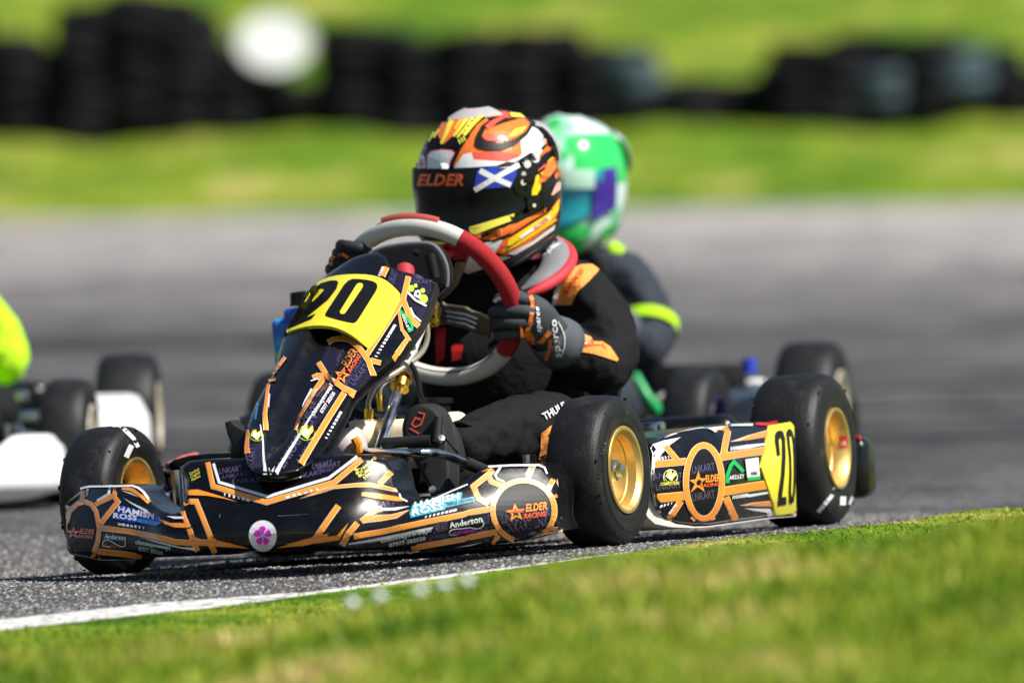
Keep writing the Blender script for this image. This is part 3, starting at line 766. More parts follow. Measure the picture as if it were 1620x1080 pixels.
# engine on the driver's right
part('engine', join(rbox((.16, .16, .15), .012, 2, (-.72, -.34, .14)), *[rbox((.14, .12, .005), .001, 1, (-.70, -.34, .225 + .011 * i)) for i in range(8)], tube([(-.70, -.34, .3), (-.70, -.34, .33)], .035, 18)), 'dark_steel')
# airbox with blue printed stickers and intake trumpets
ab0 = P(452, 545, x=-.48)
airbox = part('airbox', join(rbox((.16, .075, .105), .012, 3, tuple(P(487, 545, x=-.50)), Matrix.Rotation(.06, 3, 'Y')), rbox((.15, .07, .030), .010, 3, tuple(P(500, 499, x=-.50)))), 'airbox_blue')
part('intake', join(*[tube([P(474 + i * 9, 482, x=-.5 + i * .01), P(471 + i * 9, 462, x=-.5 + i * .01)], [.017, .014], 14) for i in range(2)]), 'black', airbox)
# fuel tank between the feet
tank = part('fuel_tank', join(rbox((.20, .155, .085), .022, 4, tuple(P(648, 690, x=-.20) + np.array([0, 0, -.012]))), rbox((.16, .05, .05), .02, 3, tuple(P(586, 686, x=-.14))), rbox((.10, .034, .062), .015, 3, tuple(P(714, 680, x=-.22)))), 'tank')
part('filler_cap', join(tube([P(690, 650, x=-.2), P(690, 634, x=-.2)], .024, 20), tube([P(690, 637, x=-.2), P(690, 629, x=-.2)], .029, 20)), 'black', tank)
parts('hose_fitting', [tube([P(583, 662, x=-.1), P(584, 646, x=-.1)], .008, 12), tube([P(602, 650, x=-.12), P(600, 622, x=-.12)], .005, 10)], 'anodised_gold', tank)
part('fuel_hose', tube(spline([P(583, 654, x=-.1), P(584, 632, x=-.1), P(598, 606, x=-.11), P(625, 590, x=-.14), P(650, 573, x=-.17), P(668, 556, x=-.19), P(676, 535, x=-.2), P(675, 512, x=-.2)], 6), .0048, 10), 'hose')
part('fuel_hose', tube(spline([P(601, 625, x=-.12), P(603, 612, x=-.12), P(618, 600, x=-.14), P(640, 596, x=-.18)], 6), .0035, 10), 'hose')
part('cable', tube(spline([P(645, 570, x=-.16), P(655, 584, x=-.16), P(662, 605, x=-.16), P(668, 630, x=-.16), P(690, 640, x=-.2)], 6), .005, 8), 'black')
# steering column with gold collar
RC = np.array([-.45, -.007, .435]); RTILT, RYAW, RRAD = .551, -.109, .155
RNn = np.array([math.cos(RTILT) * math.cos(RYAW), math.cos(RTILT) * math.sin(RYAW), -math.sin(RTILT)])
RE1 = np.cross(RNn, (0, 0, 1)); RE1 /= np.linalg.norm(RE1); RE2 = np.cross(RE1, RNn)
col = part('steering_column', tube([P(599, 716, x=-.02), P(632, 612, x=-.16), RC + RNn * .04], .0095, 16), 'steel')
part('column_collar', join(tube([P(632, 614, x=-.155), P(635, 603, x=-.165)], .0165, 18), tube([P(634, 600, x=-.165), P(635, 597, x=-.17)], .019, 18)), 'anodised_gold', col)
# pedals
part('brake_pedal', join(tube([P(606, 701, x=.10), P(682, 696, x=.10)], .0095, 14), tube([P(690, 700, x=.10), P(694, 660, x=.09)], .008, 10), tube([P(684, 700, x=.1), P(690, 812, x=.06)], .0075, 10)), 'matt_black')
parts('pedal_bolt', [bolt(P(697, 697, x=.115), RNn * -1 + np.array([1.6, .4, 0]), .0075, .01), bolt(P(684, 774, x=.12), (1, .4, 0), .008, .01), bolt(P(693, 790, x=.12), (1, .4, 0), .006, .01)], 'steel')
part('pedal_spring', tube(spline([P(700, 690, x=.1), P(712, 705, x=.07), P(722, 716, x=.05)], 4), .004, 8), 'steel')
panel('fairing_clamp', Zm('A', [(930, 95), (965, 82), (990, 110), (1035, 135), (1040, 200), (1010, 290), (955, 285), (968, 210), (945, 160)]), lambda q: q[0] - .30, (-.03, 0, 0), MT['matt_black'], kart, 2, .004, 5)

# ---- bodywork
def fair_x(q):
    y, z = q[1], q[2]; a = abs(y)
    x = .445 - .215 * (a / .45) ** 2.6 + .034 * (1 / (1 + math.exp((a - .185) / .013))) - .010
    return x - (.55 * (z - .06) if z > .06 else -.5 * (.06 - z) * .0) - 2.2 * max(0, .045 - z) ** 1.0 * .5 + .02 * math.exp(-((z - .085) / .05) ** 2)
FAIR = lambda q: q[0] - fair_x(q)
fo = Zm('A', [(158, 437), (300, 427), (450, 430), (490, 452), (515, 490), (545, 525), (600, 562), (650, 580), (690, 568), (708, 530), (722, 470), (728, 400), (700, 370), (690, 335), (740, 300), (850, 288), (1000, 285)]) + \
     Zm('B', [(300, 470), (520, 472), (740, 472), (800, 485), (850, 500), (880, 540), (895, 600), (908, 660), (930, 700), (965, 722), (1040, 706), (1110, 685), (1180, 660), (1250, 625), (1310, 580), (1370, 540)]) + \
     Zm('C', [(720, 462), (830, 453), (960, 448), (1010, 458), (1035, 490), (1060, 512), (1080, 530), (1085, 580), (1085, 740), (1112, 802), (1000, 826), (870, 862), (700, 885), (450, 903), (250, 912)]) + \
     Zm('B', [(560, 985), (300, 985), (120, 985)]) + Zm('A', [(960, 800), (800, 806), (560, 815), (420, 828), (270, 830), (200, 815), (110, 800), (84, 770), (82, 640), (85, 530), (108, 535), (150, 500)])
gF = Geo()
fairing = panel('front_fairing', fo, FAIR, (-.085, 0, 0), MT['gloss_black'], kart, 8, .012, 9, geo=gF)
def nassau_x(q, rec=True):
    y, z = q[1], q[2]
    x = .475 - (z - .155) * 1.85 - 4.6 * y * y - 40 * max(0, abs(y) - .11) ** 2
    hw = .010 + .10 * max(0, min(1, (z - .155) / .26)) * .42
    if rec and z < .43: x -= .045 * (1 / (1 + math.exp((abs(y) - hw) / .0035))) * min(1, max(0, (.43 - z) / .03)) * min(1, max(0, (z - .165) / .05))
    return x
NAS = lambda q: q[0] - nassau_x(q)
no = Zm('E', [(450, 338), (560, 265), (640, 240), (700, 233), (745, 258), (766, 312), (880, 345), (1016, 396), (985, 520), (930, 625), (870, 715), (800, 800), (650, 925)]) + \
     Zm('B', [(660, 175), (620, 265), (575, 350), (540, 420), (500, 472), (450, 520), (380, 558), (290, 575), (200, 577), (140, 560), (108, 530), (92, 460), (92, 400), (110, 310), (150, 200), (200, 110)]) + \
     Zm('E', [(150, 870), (185, 720), (205, 660), (240, 590), (290, 500), (345, 420)])
gN = Geo()
nassau = panel('nose_panel', no, NAS, (-.012, 0, -.012), MT['gloss_black'], kart, 6, .006, 8, geo=gN, rs=4)
gP = Geo()
plate = panel('number_plate', smooth_poly(Zm('E', [(200, 668), (262, 565), (345, 425), (385, 385), (460, 358), (560, 348), (660, 352), (730, 372), (790, 418), (830, 466), (752, 620), (658, 748), (640, 742), (570, 682), (500, 645), (430, 627), (340, 627), (262, 645)]), True, 1), lambda q: q[0] - nassau_x(q, False) - .010, (-.004, 0, -.004), MT['yellow_plate'], nassau, 2.5, .002, 8, geo=gP)
# left side pod (towards the camera)
def pod_y(q):
    x, z = q[0], q[2]
    y = .545 + .014 * math.exp(-((z - .10) / .06) ** 2) - .9 * max(0, z - .145) ** 1.15 - .25 * max(0, .055 - z)
    return y - .35 * max(0, x + .36) ** 1.2 
POD = lambda q: q[1] - pod_y(q)
po = Zm('D', [(165, 610), (240, 575), (340, 545), (460, 525), (600, 512), (800, 492), (880, 488), (925, 500), (945, 560), (945, 985), (930, 995), (800, 1006), (620, 1030), (480, 1050), (400, 1052), (300, 1038), (240, 1010), (195, 960), (175, 880), (165, 760)])
gS = Geo()
pod = panel('side_pod', po, POD, (0, -.10, 0), MT['gloss_black'], kart, 6, .012, 8, geo=gS)
gSP = Geo()
splate = panel('number_plate', Zm('D', [(800, 515), (915, 497), (932, 520), (945, 985), (832, 1000), (818, 930), (756, 738), (775, 660)]), lambda q: POD(q) - .004, (0, -.003, 0), MT['yellow_plate'], pod, 2, .0015, 7, geo=gSP)
lo = Zm('D', [(160, 850), (190, 950), (235, 1008), (300, 1040), (400, 1054), (480, 1052), (620, 1033), (800, 1008), (935, 998), (945, 985), (940, 1000), (800, 1012), (620, 1038), (480, 1058), (390, 1062), (280, 1058), (190, 1040), (135, 990), (145, 900)])
panel('pod_lower_lip', lo, lambda q: q[1] - .542 + .35 * max(0, q[0] + .36) ** 1.2, (0, -.10, .0), MT['offwhite'], pod, 0, 0, 8)
# right side pod (seen past the front wheel)
pods = [(x, -.50, z) for x, z in ((-.16, .05), (-.2, .16), (-.4, .175), (-.7, .17), (-.72, .05))]
def far_pod():
    V = []; Fc = []
    for s, yy in enumerate((-.40, -.485, -.505, -.51, -.50)):
        zt = (.165, .175, .165, .12, .035)[s]; zb = .035
        for x in np.linspace(-.13, -.73, 13):
            k = min(1, (x + .80) / .1, (-.10 - x) / .18); V.append((x, yy + (.05 * (1 - k) if s else 0), zt if s < 3 else zt))
    n = 13
    for s in range(4):
        for i in range(n - 1): Fc.append((s * n + i, s * n + i + 1, (s + 1) * n + i + 1, (s + 1) * n + i))
    o = mesh('side_pod', V, Fc, MT['gloss_black'], kart); sm = o.modifiers.new('t', 'SOLIDIFY'); sm.thickness = .006
    return o
farpod = far_pod()
part('pod_stripe', join(tube([P(265, 737, x=-.15), P(290, 725, x=-.25), P(310, 720, x=-.35)], .006, 8), ), 'coral', farpod)
fpo = Zm('A', [(618, 318), (660, 292), (740, 270), (860, 258), (950, 256), (952, 290), (850, 296), (720, 330), (690, 352), (672, 370), (640, 345)])
panel('pod_nose', fpo, lambda q: q[0] + .14, (-.10, 0, 0), MT['gloss_black'], farpod, 3, .008, 6)
panel('pod_inner', Zm('A', [(618, 330), (700, 372), (720, 385), (690, 395), (640, 440), (628, 400)]), lambda q: q[0] + .20, (-.06, 0, 0), MT['white_plastic'], farpod, 0, 0, 8)
# dash hood behind the nose panel
do = Zm('V', [(520, 125), (560, 95), (640, 62), (780, 42), (900, 30), (1040, 28), (1120, 45), (1180, 110), (1225, 190), (1250, 280), (1250, 380), (1235, 440), (1180, 440), (1100, 470), (900, 430), (700, 330), (600, 200)])
hood = panel('dash_hood', do, lambda q: (q - np.array([-.27, 0, .5])) @ np.array([.9, .1, .25]), (-.030, 0, .0), MT['black'], kart, 5, .008, 7)
ho = Zm('V', [(560, 120), (640, 92), (780, 72), (900, 62), (1030, 58), (1090, 78), (1140, 150), (1180, 240), (1195, 330), (1190, 440)])
rim = [P(*q, x=-.245) for q in smooth_poly(Zm('V', [(510, 128), (620, 72), (780, 42), (900, 30), (1040, 26), (1120, 45), (1180, 110), (1225, 190), (1248, 280), (1250, 380), (1240, 440)]), False, 2)]
part('hood_trim', tube(rim, .0035, 8), 'grey_plastic', hood)
part('hood_rib', join(tube([P(680, 402, x=-.235), P(688, 440, x=-.235)], .010, 12), tube([P(655, 398, x=-.235), P(664, 402, x=-.235)], .006, 8)), 'black', hood)
part('kill_button', join(tube([P(641, 445, x=-.16), P(640, 427, x=-.18)], [.017, .017], 20), tube([P(640, 427, x=-.18), P(640, 423, x=-.185)], [.017, .012], 20)), 'button_red', hood)
part('nose_panel_stay', join(tube([P(668, 520, x=-.08), P(655, 553, x=-.05)], .006, 10), tube([P(655, 553, x=-.05), P(640, 575, x=-.03)], .008, 10)), 'offwhite')
parts('stay_bolt', [bolt(P(652, 549, x=-.03), (1, .35, 0), .007, .008), bolt(P(462, 662, x=.16), (.6, 0, .8), .010, .004)], 'steel')

# ---- steering wheel
sw = empty('steering_wheel', None, kart)
def rpt(tdeg, rad=RRAD): t = math.radians(tdeg); return RC + rad * (math.cos(t) * RE1 + math.sin(t) * RE2)
def grip(t0, t1, m, r=.0150, name='grip'):
    return part(name, tube([rpt(t) for t in np.arange(t0, t1 + .1, 4)], r, 18, flat=(1, 1.06)), m, sw)
grip(52, 128, 'tan_leather'); grip(128, 226, 'red_suede', .0160); grip(226, 302, 'tan_leather'); grip(302, 412, 'red_suede', .0160)
lab = [rpt(t) + np.array([.006, .0, .0140]) for t in np.arange(74, 118, 4)]
part('grip_label', tube(lab, .0085, 10, flat=(.45, 1), upv=(0, 0, 1)), 'coral_label', sw)
st = join(*[tube([rpt(t, RRAD - .0150) + np.array([.008, 0, -.004]), rpt(t + 1.1, RRAD - .0153) + np.array([.011, 0, -.004])], .0014, 5) for t in list(np.arange(62, 126, 2.2)) + list(np.arange(230, 300, 2.2))])
part('stitching', st, 'black', sw)
spl = lambda off: (lambda q: (q - (RC + RNn * off)) @ RNn)
panel('spoke', Zm('E', [(1010, 475), (1062, 430), (1098, 385), (1112, 300), (1118, 285), (1170, 285), (1152, 350), (1125, 410), (1085, 455), (1040, 492)]), spl(.012), -RNn * .005, MT['bronze'], sw, 1, .001, 6)
panel('spoke', Zm('E', [(1030, 495), (1060, 515), (1165, 528), (1200, 548), (1300, 580), (1300, 690), (1250, 675), (1165, 640), (1075, 615), (1040, 620)]), spl(.016), -RNn * .005, MT['bronze'], sw, 1, .001, 6)
sl_ = []
for k in range(3):
    sl_.append(tube([P(*Zm('E', [(1065 + 4 * k, 548 + 26 * k)])[0], x=-.41), P(*Zm('E', [(1165, 562 + 26 * k)])[0], x=-.412), P(*Zm('E', [(1235 - 8 * k, 588 + 26 * k)])[0], x=-.415)], .0022, 6))
part('spoke_slot', join(*sl_), 'steel', sw)
panel('spoke_cover', Zm('T', [(505, 540), (625, 540), (625, 640), (590, 720), (510, 700), (480, 680), (500, 610)]), spl(.004), -RNn * .012, MT['red_suede'], sw, 1, .002, 6)
panel('spoke', Zm('E', [(700, 250), (740, 340), (960, 480), (990, 520), (960, 540), (700, 420), (600, 330)]), spl(.03), -RNn * .005, MT['bronze'], sw, 0, 0, 9)
hubc = RC + RNn * .03
part('steering_boss', join(tube([hubc - RNn * .012, hubc + RNn * .03], .028, 24), *[bolt(hubc + .019 * (math.cos(a) * RE1 + math.sin(a) * RE2) + RNn * .03, RNn, .005, .006) for a in np.arange(0, 6.2, 1.047)]), 'bronze', sw)
part('boss_clamp', join(rbox((.02, .026, .045), .004, 2, tuple(P(682, 497, x=-.28))), *[bolt(P(*p, x=-.265), (1, .35, 0), .006, .006) for p in ((676, 505), (688, 494), (689, 507), (677, 512))]), 'anodised_gold', sw)
# ================================================================== drivers
def skin_geo(chains, sub=2, root=0):
    """chains: list of [(point, radius or (ra, rb)), ...]; chains sharing a first point are joined there"""
    V = []; E = []; R = []; idx = {}
    for ch in chains:
        prev = None
        for p, r in ch:
            k = tuple(round(float(c), 5) for c in p)
            if k not in idx: idx[k] = len(V); V.append(k); R.append(r if isinstance(r, tuple) else (r, r))
            if prev is not None: E.append((prev, idx[k]))
            prev = idx[k]
    me = bpy.data.meshes.new('figure'); me.from_pydata(V, E, []); me.update()
    o = bpy.data.objects.new('figure', me); COL.objects.link(o)
    o.modifiers.new('skin', 'SKIN'); sk = me.skin_vertices[0].data
    for i, r in enumerate(R): sk[i].radius = r; sk[i].use_root = (i == root)
    if sub: s = o.modifiers.new('sub', 'SUBSURF'); s.levels = sub; s.render_levels = sub
    dg = bpy.context.evaluated_depsgraph_get(); dg.update(); m2 = bpy.data.meshes.new_from_object(o.evaluated_get(dg))
    v = [tuple(q.co) for q in m2.vertices]; f = [tuple(p.vertices) for p in m2.polygons]
    bpy.data.objects.remove(o); bpy.data.meshes.remove(me); bpy.data.meshes.remove(m2)
    return v, f
def wrinkle(vf, amp, sc, seed=0, fn=None):
    """real folds in cloth: push the surface in and out with a few crossing waves"""
    from mathutils import noise
    v, f = vf; bm = bmesh.new(); vs_ = [bm.verts.new(q) for q in v]
    for q in f:
        try: bm.faces.new([vs_[i] for i in q])
        except ValueError: pass
    bm.normal_update(); out = []
    for q in vs_:
        p = q.co * sc + Vector((seed, 0, 0)); n = noise.noise(p) + .5 * noise.noise(p * 2.1); r = 1 - abs(noise.noise(p * 1.3 + Vector((5, 5, 5)))) * 2
        out.append(tuple(q.co + q.normal * amp * (n * .8 + r * .5)))
    bm.free(); return out, f
NOSEG = 0

driver = empty('person', M1)
tag(driver, 'person in black racing suit with orange patches and flame painted helmet, steering the leading kart', 'person', 'drivers')
Lsh, Lel, Lwr = P(918, 452, x=-.79), P(962, 590, x=-.70), P(893, 545, x=-.535)
Lum = P(952, 520, x=-.76); Lfm = P(930, 572, x=-.62)
Rsh = np.array([Lsh[0], -Lsh[1], Lsh[2]]); Rwr = P(552, 425, x=-.47) + np.array([-.05, -.01, -.03]); Rel = np.array([-.68, -.27, .30])
Lkn, Lan = P(872, 672, x=-.40), P(716, 709, x=.025)
Rkn = np.array([Lkn[0], -Lkn[1] + .02, Lkn[2]]); Ran = P(536, 704, x=-.04)
pel = (-.87, 0, .13)
body_v = skin_geo([
    [(pel, (.15, .12)), ((-.865, 0, .22), (.145, .115)), ((-.84, 0, .32), (.150, .115)), ((-.80, 0, .405), (.135, .095)), ((-.765, 0, .47), .062), ((-.745, 0, .55), .060)],
    [((-.80, 0, .405), (.135, .095)), (tuple((np.array([-.80, 0, .42]) + Lsh) / 2 + np.array([0, .01, .005])), .075), (tuple(Lsh), .067), (tuple(Lum), .064), (tuple(Lel), .055), (tuple(Lfm), .051), (tuple(Lwr), .040)],
    [((-.80, 0, .405), (.135, .095)), (tuple((np.array([-.80, 0, .42]) + Rsh) / 2 + np.array([0, -.01, .005])), .075), (tuple(Rsh), .067), (tuple((Rsh + Rel) / 2), .060), (tuple(Rel), .055), (tuple((Rel + Rwr) / 2), .048), (tuple(Rwr), .038)],
    [(pel, (.15, .12)), ((-.80, .10, .12), .088), (tuple((np.array([-.80, .11, .12]) + Lkn) / 2), .080), (tuple(Lkn), .066), (tuple((Lkn + Lan) / 2 + np.array([0, 0, .008])), .054), (tuple(Lan), .036)],
    [(pel, (.15, .12)), ((-.80, -.10, .12), .088), (tuple((np.array([-.80, -.11, .12]) + Rkn) / 2), .080), (tuple(Rkn), .064), (tuple((Rkn + Ran) / 2), .052), (tuple(Ran), .036)],
], 4)
body_v = wrinkle(wrinkle(body_v, .008, 10, 1), .0042, 27, 4)
body = mesh('body', *body_v, MT['suit'], driver)
gB = Geo(); gB.add(*body_v)

# ---- helmet
HC = np.array([-.715, .017, .628])
HYAW, HPIT, HROL = math.radians(-17), math.radians(9), math.radians(-3)
HM = (Matrix.Translation(Vector(HC)) @ Matrix.Rotation(HYAW, 4, 'Z') @ Matrix.Rotation(HPIT, 4, 'Y') @ Matrix.Rotation(HROL, 4, 'X'))
def hshape(az, el, off=0.0):
    """point on the helmet shell: az 0 = front, el = elevation (radians)"""
    c = math.cos(el); d = np.array([c * math.cos(az), c * math.sin(az), math.sin(el)])
    n = 2.35; a, b, cz = .134, .117, (.145 if d[2] > 0 else .157)
    if d[0] > 0: a = .128
    r = (abs(d[0] / a) ** n + abs(d[1] / b) ** n + abs(d[2] / cz) ** n) ** (-1 / n)
    chin = math.exp(-((el + .62) / .34) ** 2) * max(0, math.cos(az)) ** 1.5; r += .020 * chin
    r -= .006 * math.exp(-((el + .10) / .28) ** 2) * max(0, math.cos(az * .9)) ** .5 * (1 if abs(az) < 1.5 else 0)
    r -= .010 * math.exp(-((el + .95) / .25) ** 2) * max(0, -math.cos(az))
    return d * (r + off)
def helmet_grid(az0, az1, e0, e1, na, ne, off=0.0, closed=False):
    V = []; Fc = []
    for j in range(ne):
        for i in range(na):
            az = az0 + (az1 - az0) * i / (na if closed else na - 1)
            lo = e0(az) if callable(e0) else e0; hi = e1(az) if callable(e1) else e1
            el = lo + (hi - lo) * j / (ne - 1); o = off(az, el, j / (ne - 1)) if callable(off) else off
            V.append(HM @ Vector(hshape(az, el, o)))
    for j in range(ne - 1):
        for i in range(na if closed else na - 1):
            k = (i + 1) % na; Fc.append((j * na + i, j * na + k, (j + 1) * na + k, (j + 1) * na + i))
    return [np.array(v) for v in V], Fc
brim = lambda az: -.80 - .12 * math.cos(az) + .05 * math.cos(2 * az) - .10 * max(0, math.cos(az)) ** 2
hv = helmet_grid(-math.pi, math.pi, brim, math.pi / 2 - .001, 96, 56, 0, True)
helmet = mesh('helmet', *hv, MT['gloss_black'], driver); so = helmet.modifiers.new('t', 'SOLIDIFY'); so.thickness = .010
gH = Geo(); gH.add(*hv)
edge = [HM @ Vector(hshape(a, brim(a), -.002)) for a in np.linspace(-math.pi, math.pi, 72, endpoint=False)]
part('helmet_trim', tube([np.array(e) for e in edge], .006, 10, closed=True), 'black', helmet)
vt = lambda az: .45 - .03 * abs(az); vbm = lambda az: -.50 + .25 * abs(az) ** 1.5
vv = helmet_grid(-1.42, 1.42, vbm, vt, 60, 18, lambda az, el, t: .006 + .003 * math.cos(az) - .003 * max(0, abs(az) - 1.1))
vis = mesh('visor', *vv, MT['visor'], helmet); so = vis.modifiers.new('t', 'SOLIDIFY'); so.thickness = .003
gH.add(*vv)
# side plates with pivot screws
for s in (1, -1):
    pv = helmet_grid(s * 1.18, s * 1.50, -.25, .46, 10, 12, lambda az, el, t: .010)
    if s < 0: pv = (pv[0], [tuple(reversed(f)) for f in pv[1]])
    pp = mesh('visor_plate', *pv, MT['gloss_black'], helmet); so = pp.modifiers.new('t', 'SOLIDIFY'); so.thickness = .006
    if s > 0: gH.add(*pv)
def fin(pxs, F, back, m, name): return panel(name, smooth_poly(pxs, True, 2), F, back, MT[m], helmet, 0, 0, 7)
# clear spoiler lips on the crown and the back
sp1 = helmet_grid(-1.5, 1.5, 1.18, 1.42, 24, 6, lambda az, el, t: .003 + .006 * t)
mesh('spoiler', *sp1, MT['chrome_glass'], helmet)
sp2 = helmet_grid(2.1, 4.18, .25, .85, 20, 8, lambda az, el, t: .003 + .012 * math.sin(t * math.pi) ** .5)
mesh('spoiler', *sp2, MT['chrome_glass'], helmet)
bhel = gH.bvh()

# ---- neck brace, chest protector
def cpt(a, dr=0.0, dz=0.0): a = math.radians(a); return np.array([-.745 + (.120 + dr) * math.cos(a), (.150 + dr) * math.sin(a), .487 - .062 * math.cos(a) + dz])
collar = part('neck_brace', tube([cpt(a, -.028, .008) for a in range(42, 320, 6)], [.006, .012, .017] + [.020] * 41 + [.017, .012, .006], 14, flat=(1.3, .62), upv=(0, 0, 1)), 'collar_grey', driver)
part('brace_edge', tube([cpt(a) for a in range(42, 320, 6)], [.005, .008] + [.0105] * 43 + [.008, .005], 12), 'collar_red', collar)
gC = Geo(); gC.add(*tube([cpt(a, -.028, .008) for a in range(0, 360, 6)], .020, 14, closed=True, flat=(1.3, .62), upv=(0, 0, 1)))
vest = skin_geo([[((-.80, 0, .22), (.165, .135)), ((-.775, 0, .33), (.165, .125)), ((-.742, 0, .425), (.135, .100))]], 2)
vest_v = wrinkle(vest, .004, 16, 3); vest = part('chest_protector', vest_v, 'suit', driver)
gV = Geo(); gV.add(*vest_v)

# ---- gloves
def rx(t): return rpt(t)[0]
hx = rpt(206)[0]
def left_hand():
    K = [P(838, 474, x=hx + .022), P(840, 492, x=hx + .026), P(836, 510, x=hx + .024), P(828, 527, x=hx + .018)]
    M = [P(806, 471, x=hx + .034), P(800, 491, x=hx + .037), P(799, 510, x=hx + .036), P(800, 529, x=hx + .030)]
    T_ = [P(786, 474, x=hx + .012), P(778, 494, x=hx + .014), P(778, 512, x=hx + .013), P(786, 530, x=hx + .010)]
    E_ = [P(800, 477, x=hx - .018), P(794, 497, x=hx - .018), P(795, 514, x=hx - .018), P(804, 531, x=hx - .016)]
    palm = P(862, 512, x=hx - .012); wr = P(884, 541, x=hx - .05)
    up_ = np.array([.942, .334, 0])
    path = spline([P(892, 548, x=hx - .062), P(876, 533, x=hx - .030), P(858, 516, x=hx - .010), P(845, 504, x=hx + .004), P(834, 500, x=hx + .010), P(829, 499, x=hx + .008)], 5)
    rad = np.interp(np.linspace(0, 1, len(path)), [0, .2, .5, .75, .92, 1], [.031, .032, .037, .040, .036, .022])
    g = [wrinkle(tube(path, list(rad), 26, flat=(1, .58), upv=up_), .0012, 60, 2)]
    for k in range(4):
        r = (.0112, .0118, .0114, .0102)[k]
        g.append(skin_geo([[(tuple(palm * .35 + K[k] * .65 + np.array([-.004, 0, 0])), r * 1.05), (tuple(K[k]), r * 1.18), (tuple((K[k] + M[k]) / 2 + np.array([.003, 0, 0])), r), (tuple(M[k]), r * 1.1), (tuple((M[k] + T_[k]) / 2), r * .98), (tuple(T_[k]), r * 1.02), (tuple(E_[k]), r * .8)]], 2))
    th = [P(866, 500, x=hx - .03), P(842, 480, x=hx - .045), P(818, 468, x=hx - .04), P(800, 462, x=hx - .02)]
    g.append(skin_geo([[(tuple(th[0]), .017), (tuple(th[1]), .014), (tuple(th[2]), .0125), (tuple(th[3]), .010)]], 2))
    return g
lg = left_hand()
glove = part('glove', join(*lg), 'glove', driver)
gG = Geo(); gG.add(*join(*lg))
cf = tube([P(861, 527, x=hx - .025), P(869, 532, x=hx - .04), P(881, 540, x=hx - .062), P(890, 546, x=hx - .078)], [.036, .041, .046, .047], 22, cap=False)
cuff = part('cuff', cf, 'cuff_grey', glove); so = cuff.modifiers.new('t', 'SOLIDIFY'); so.thickness = .004
gG.add(*cf)
# right glove: knuckles show above the nose panel
def right_hand():
    c = rpt(38); t = (rpt(50) - rpt(26)); t /= np.linalg.norm(t)
    g = []
    wr = c + np.array([-.09, -.015, -.025]); palm = c + np.array([-.045, -.018, -.004])
    g.append(skin_geo([[(tuple(Rwr), .034), (tuple(wr), .030), (tuple(palm), (.034, .024)), (tuple(c + np.array([-.005, -.030, .004])), (.034, .015))]], 2))
    for k in range(4):
        o = t * (.030 - .0195 * k)
        g.append(skin_geo([[(tuple(palm + o * .8), .012), (tuple(c + o + np.array([.0, -.032, .006])), .0125), (tuple(c + o + np.array([.028, -.014, .004])), .0115), (tuple(c + o + np.array([.026, .016, -.002])), .0105), (tuple(c + o + np.array([0, .022, -.004])), .009)]], 2))
    g.append(skin_geo([[(tuple(palm + np.array([0, .02, .01])), .017), (tuple(c + np.array([-.03, .016, .02])), .013), (tuple(c + np.array([-.01, .022, .03])), .011)]], 2))
    return g
rg = join(*right_hand())
glove2 = part('glove', rg, 'glove_dark', driver)
gG2 = Geo(); gG2.add(*rg)

# ---- boots
sole = smooth_poly([(636, 672), (644, 650), (662, 637), (683, 641), (699, 657), (707, 690), (713, 740), (712, 775), (700, 793), (684, 786), (668, 752), (648, 715), (637, 692)], True, 2)
bx = lambda q: q[0] - .105 + .25 * (q[2] - .15)
gSo = Geo()
boot = panel('boot', sole, bx, (-.045, .0, .0), MT['boot'], driver, 7, .010, 7, geo=gSo)
bup = skin_geo([[(tuple(P(672, 668, x=.045)), .036), (tuple(P(690, 715, x=.045)), .035), (tuple(P(702, 760, x=.04)), .032)], [(tuple(P(690, 715, x=.045)), .035), (tuple(P(716, 712, x=.01)), .036), (tuple(P(740, 706, x=-.05)), .035)]], 2)
part('boot_upper', bup, 'boot', boot)
part('boot_trim', tube(spline([P(706, 736, x=.085), P(712, 752, x=.08), P(713, 775, x=.075)], 5), .006, 8), 'orange', boot)
part('boot_side', tube(spline([P(714, 735, x=.06), P(719, 755, x=.055), P(716, 778, x=.05)], 5), .008, 8), 'white', boot)
rbt = skin_geo([[(tuple(P(533, 690, x=.05)), .030), (tuple(P(545, 706, x=.045)), .034), (tuple(P(560, 722, x=.04)), .030)], [(tuple(P(545, 706, x=.045)), .034), (tuple(P(552, 712, x=-.02)), .036), (tuple(Ran), .040)]], 2)
boot2 = part('boot', rbt, 'boot_pale', driver)
part('boot_trim', tube([P(561, 693, x=.07), P(566, 702, x=.07), P(567, 714, x=.065)], .008, 8), 'orange', boot2)
# ================================================================== liveries and lettering
ZO.update({'a': (100, 740, 6.75), 'b': (290, 700, 6.75), 'c': (500, 710, 6.75), 'd': (660, 720, 6.75), 'e': (1020, 660, 6.75), 'f': (390, 590, 6.75), 'g': (510, 430, 7.714), 'h': (460, 530, 7.714)})
W_, O_, PE, PU, BK = MT['white'], MT['orange'], MT['peach'], MT['purple_print'], MT['black']
def arc(cx, cy, rx_, ry_, t0=0, t1=360, n=40, rot=0):
    t = np.radians(np.linspace(t0, t1, n, endpoint=(abs(t1 - t0) < 359))); c, s = math.cos(rot), math.sin(rot)
    x, y = rx_ * np.cos(t), ry_ * np.sin(t); return [(cx + a * c - b * s, cy + a * s + b * c) for a, b in zip(x, y)]
def star(cx, cy, r, sx=1.0, rot=-90, inner=.42):
    return [(cx + sx * (r if k % 2 == 0 else r * inner) * math.cos(math.radians(rot + 36 * k)), cy + (r if k % 2 == 0 else r * inner) * math.sin(math.radians(rot + 36 * k))) for k in range(10)]
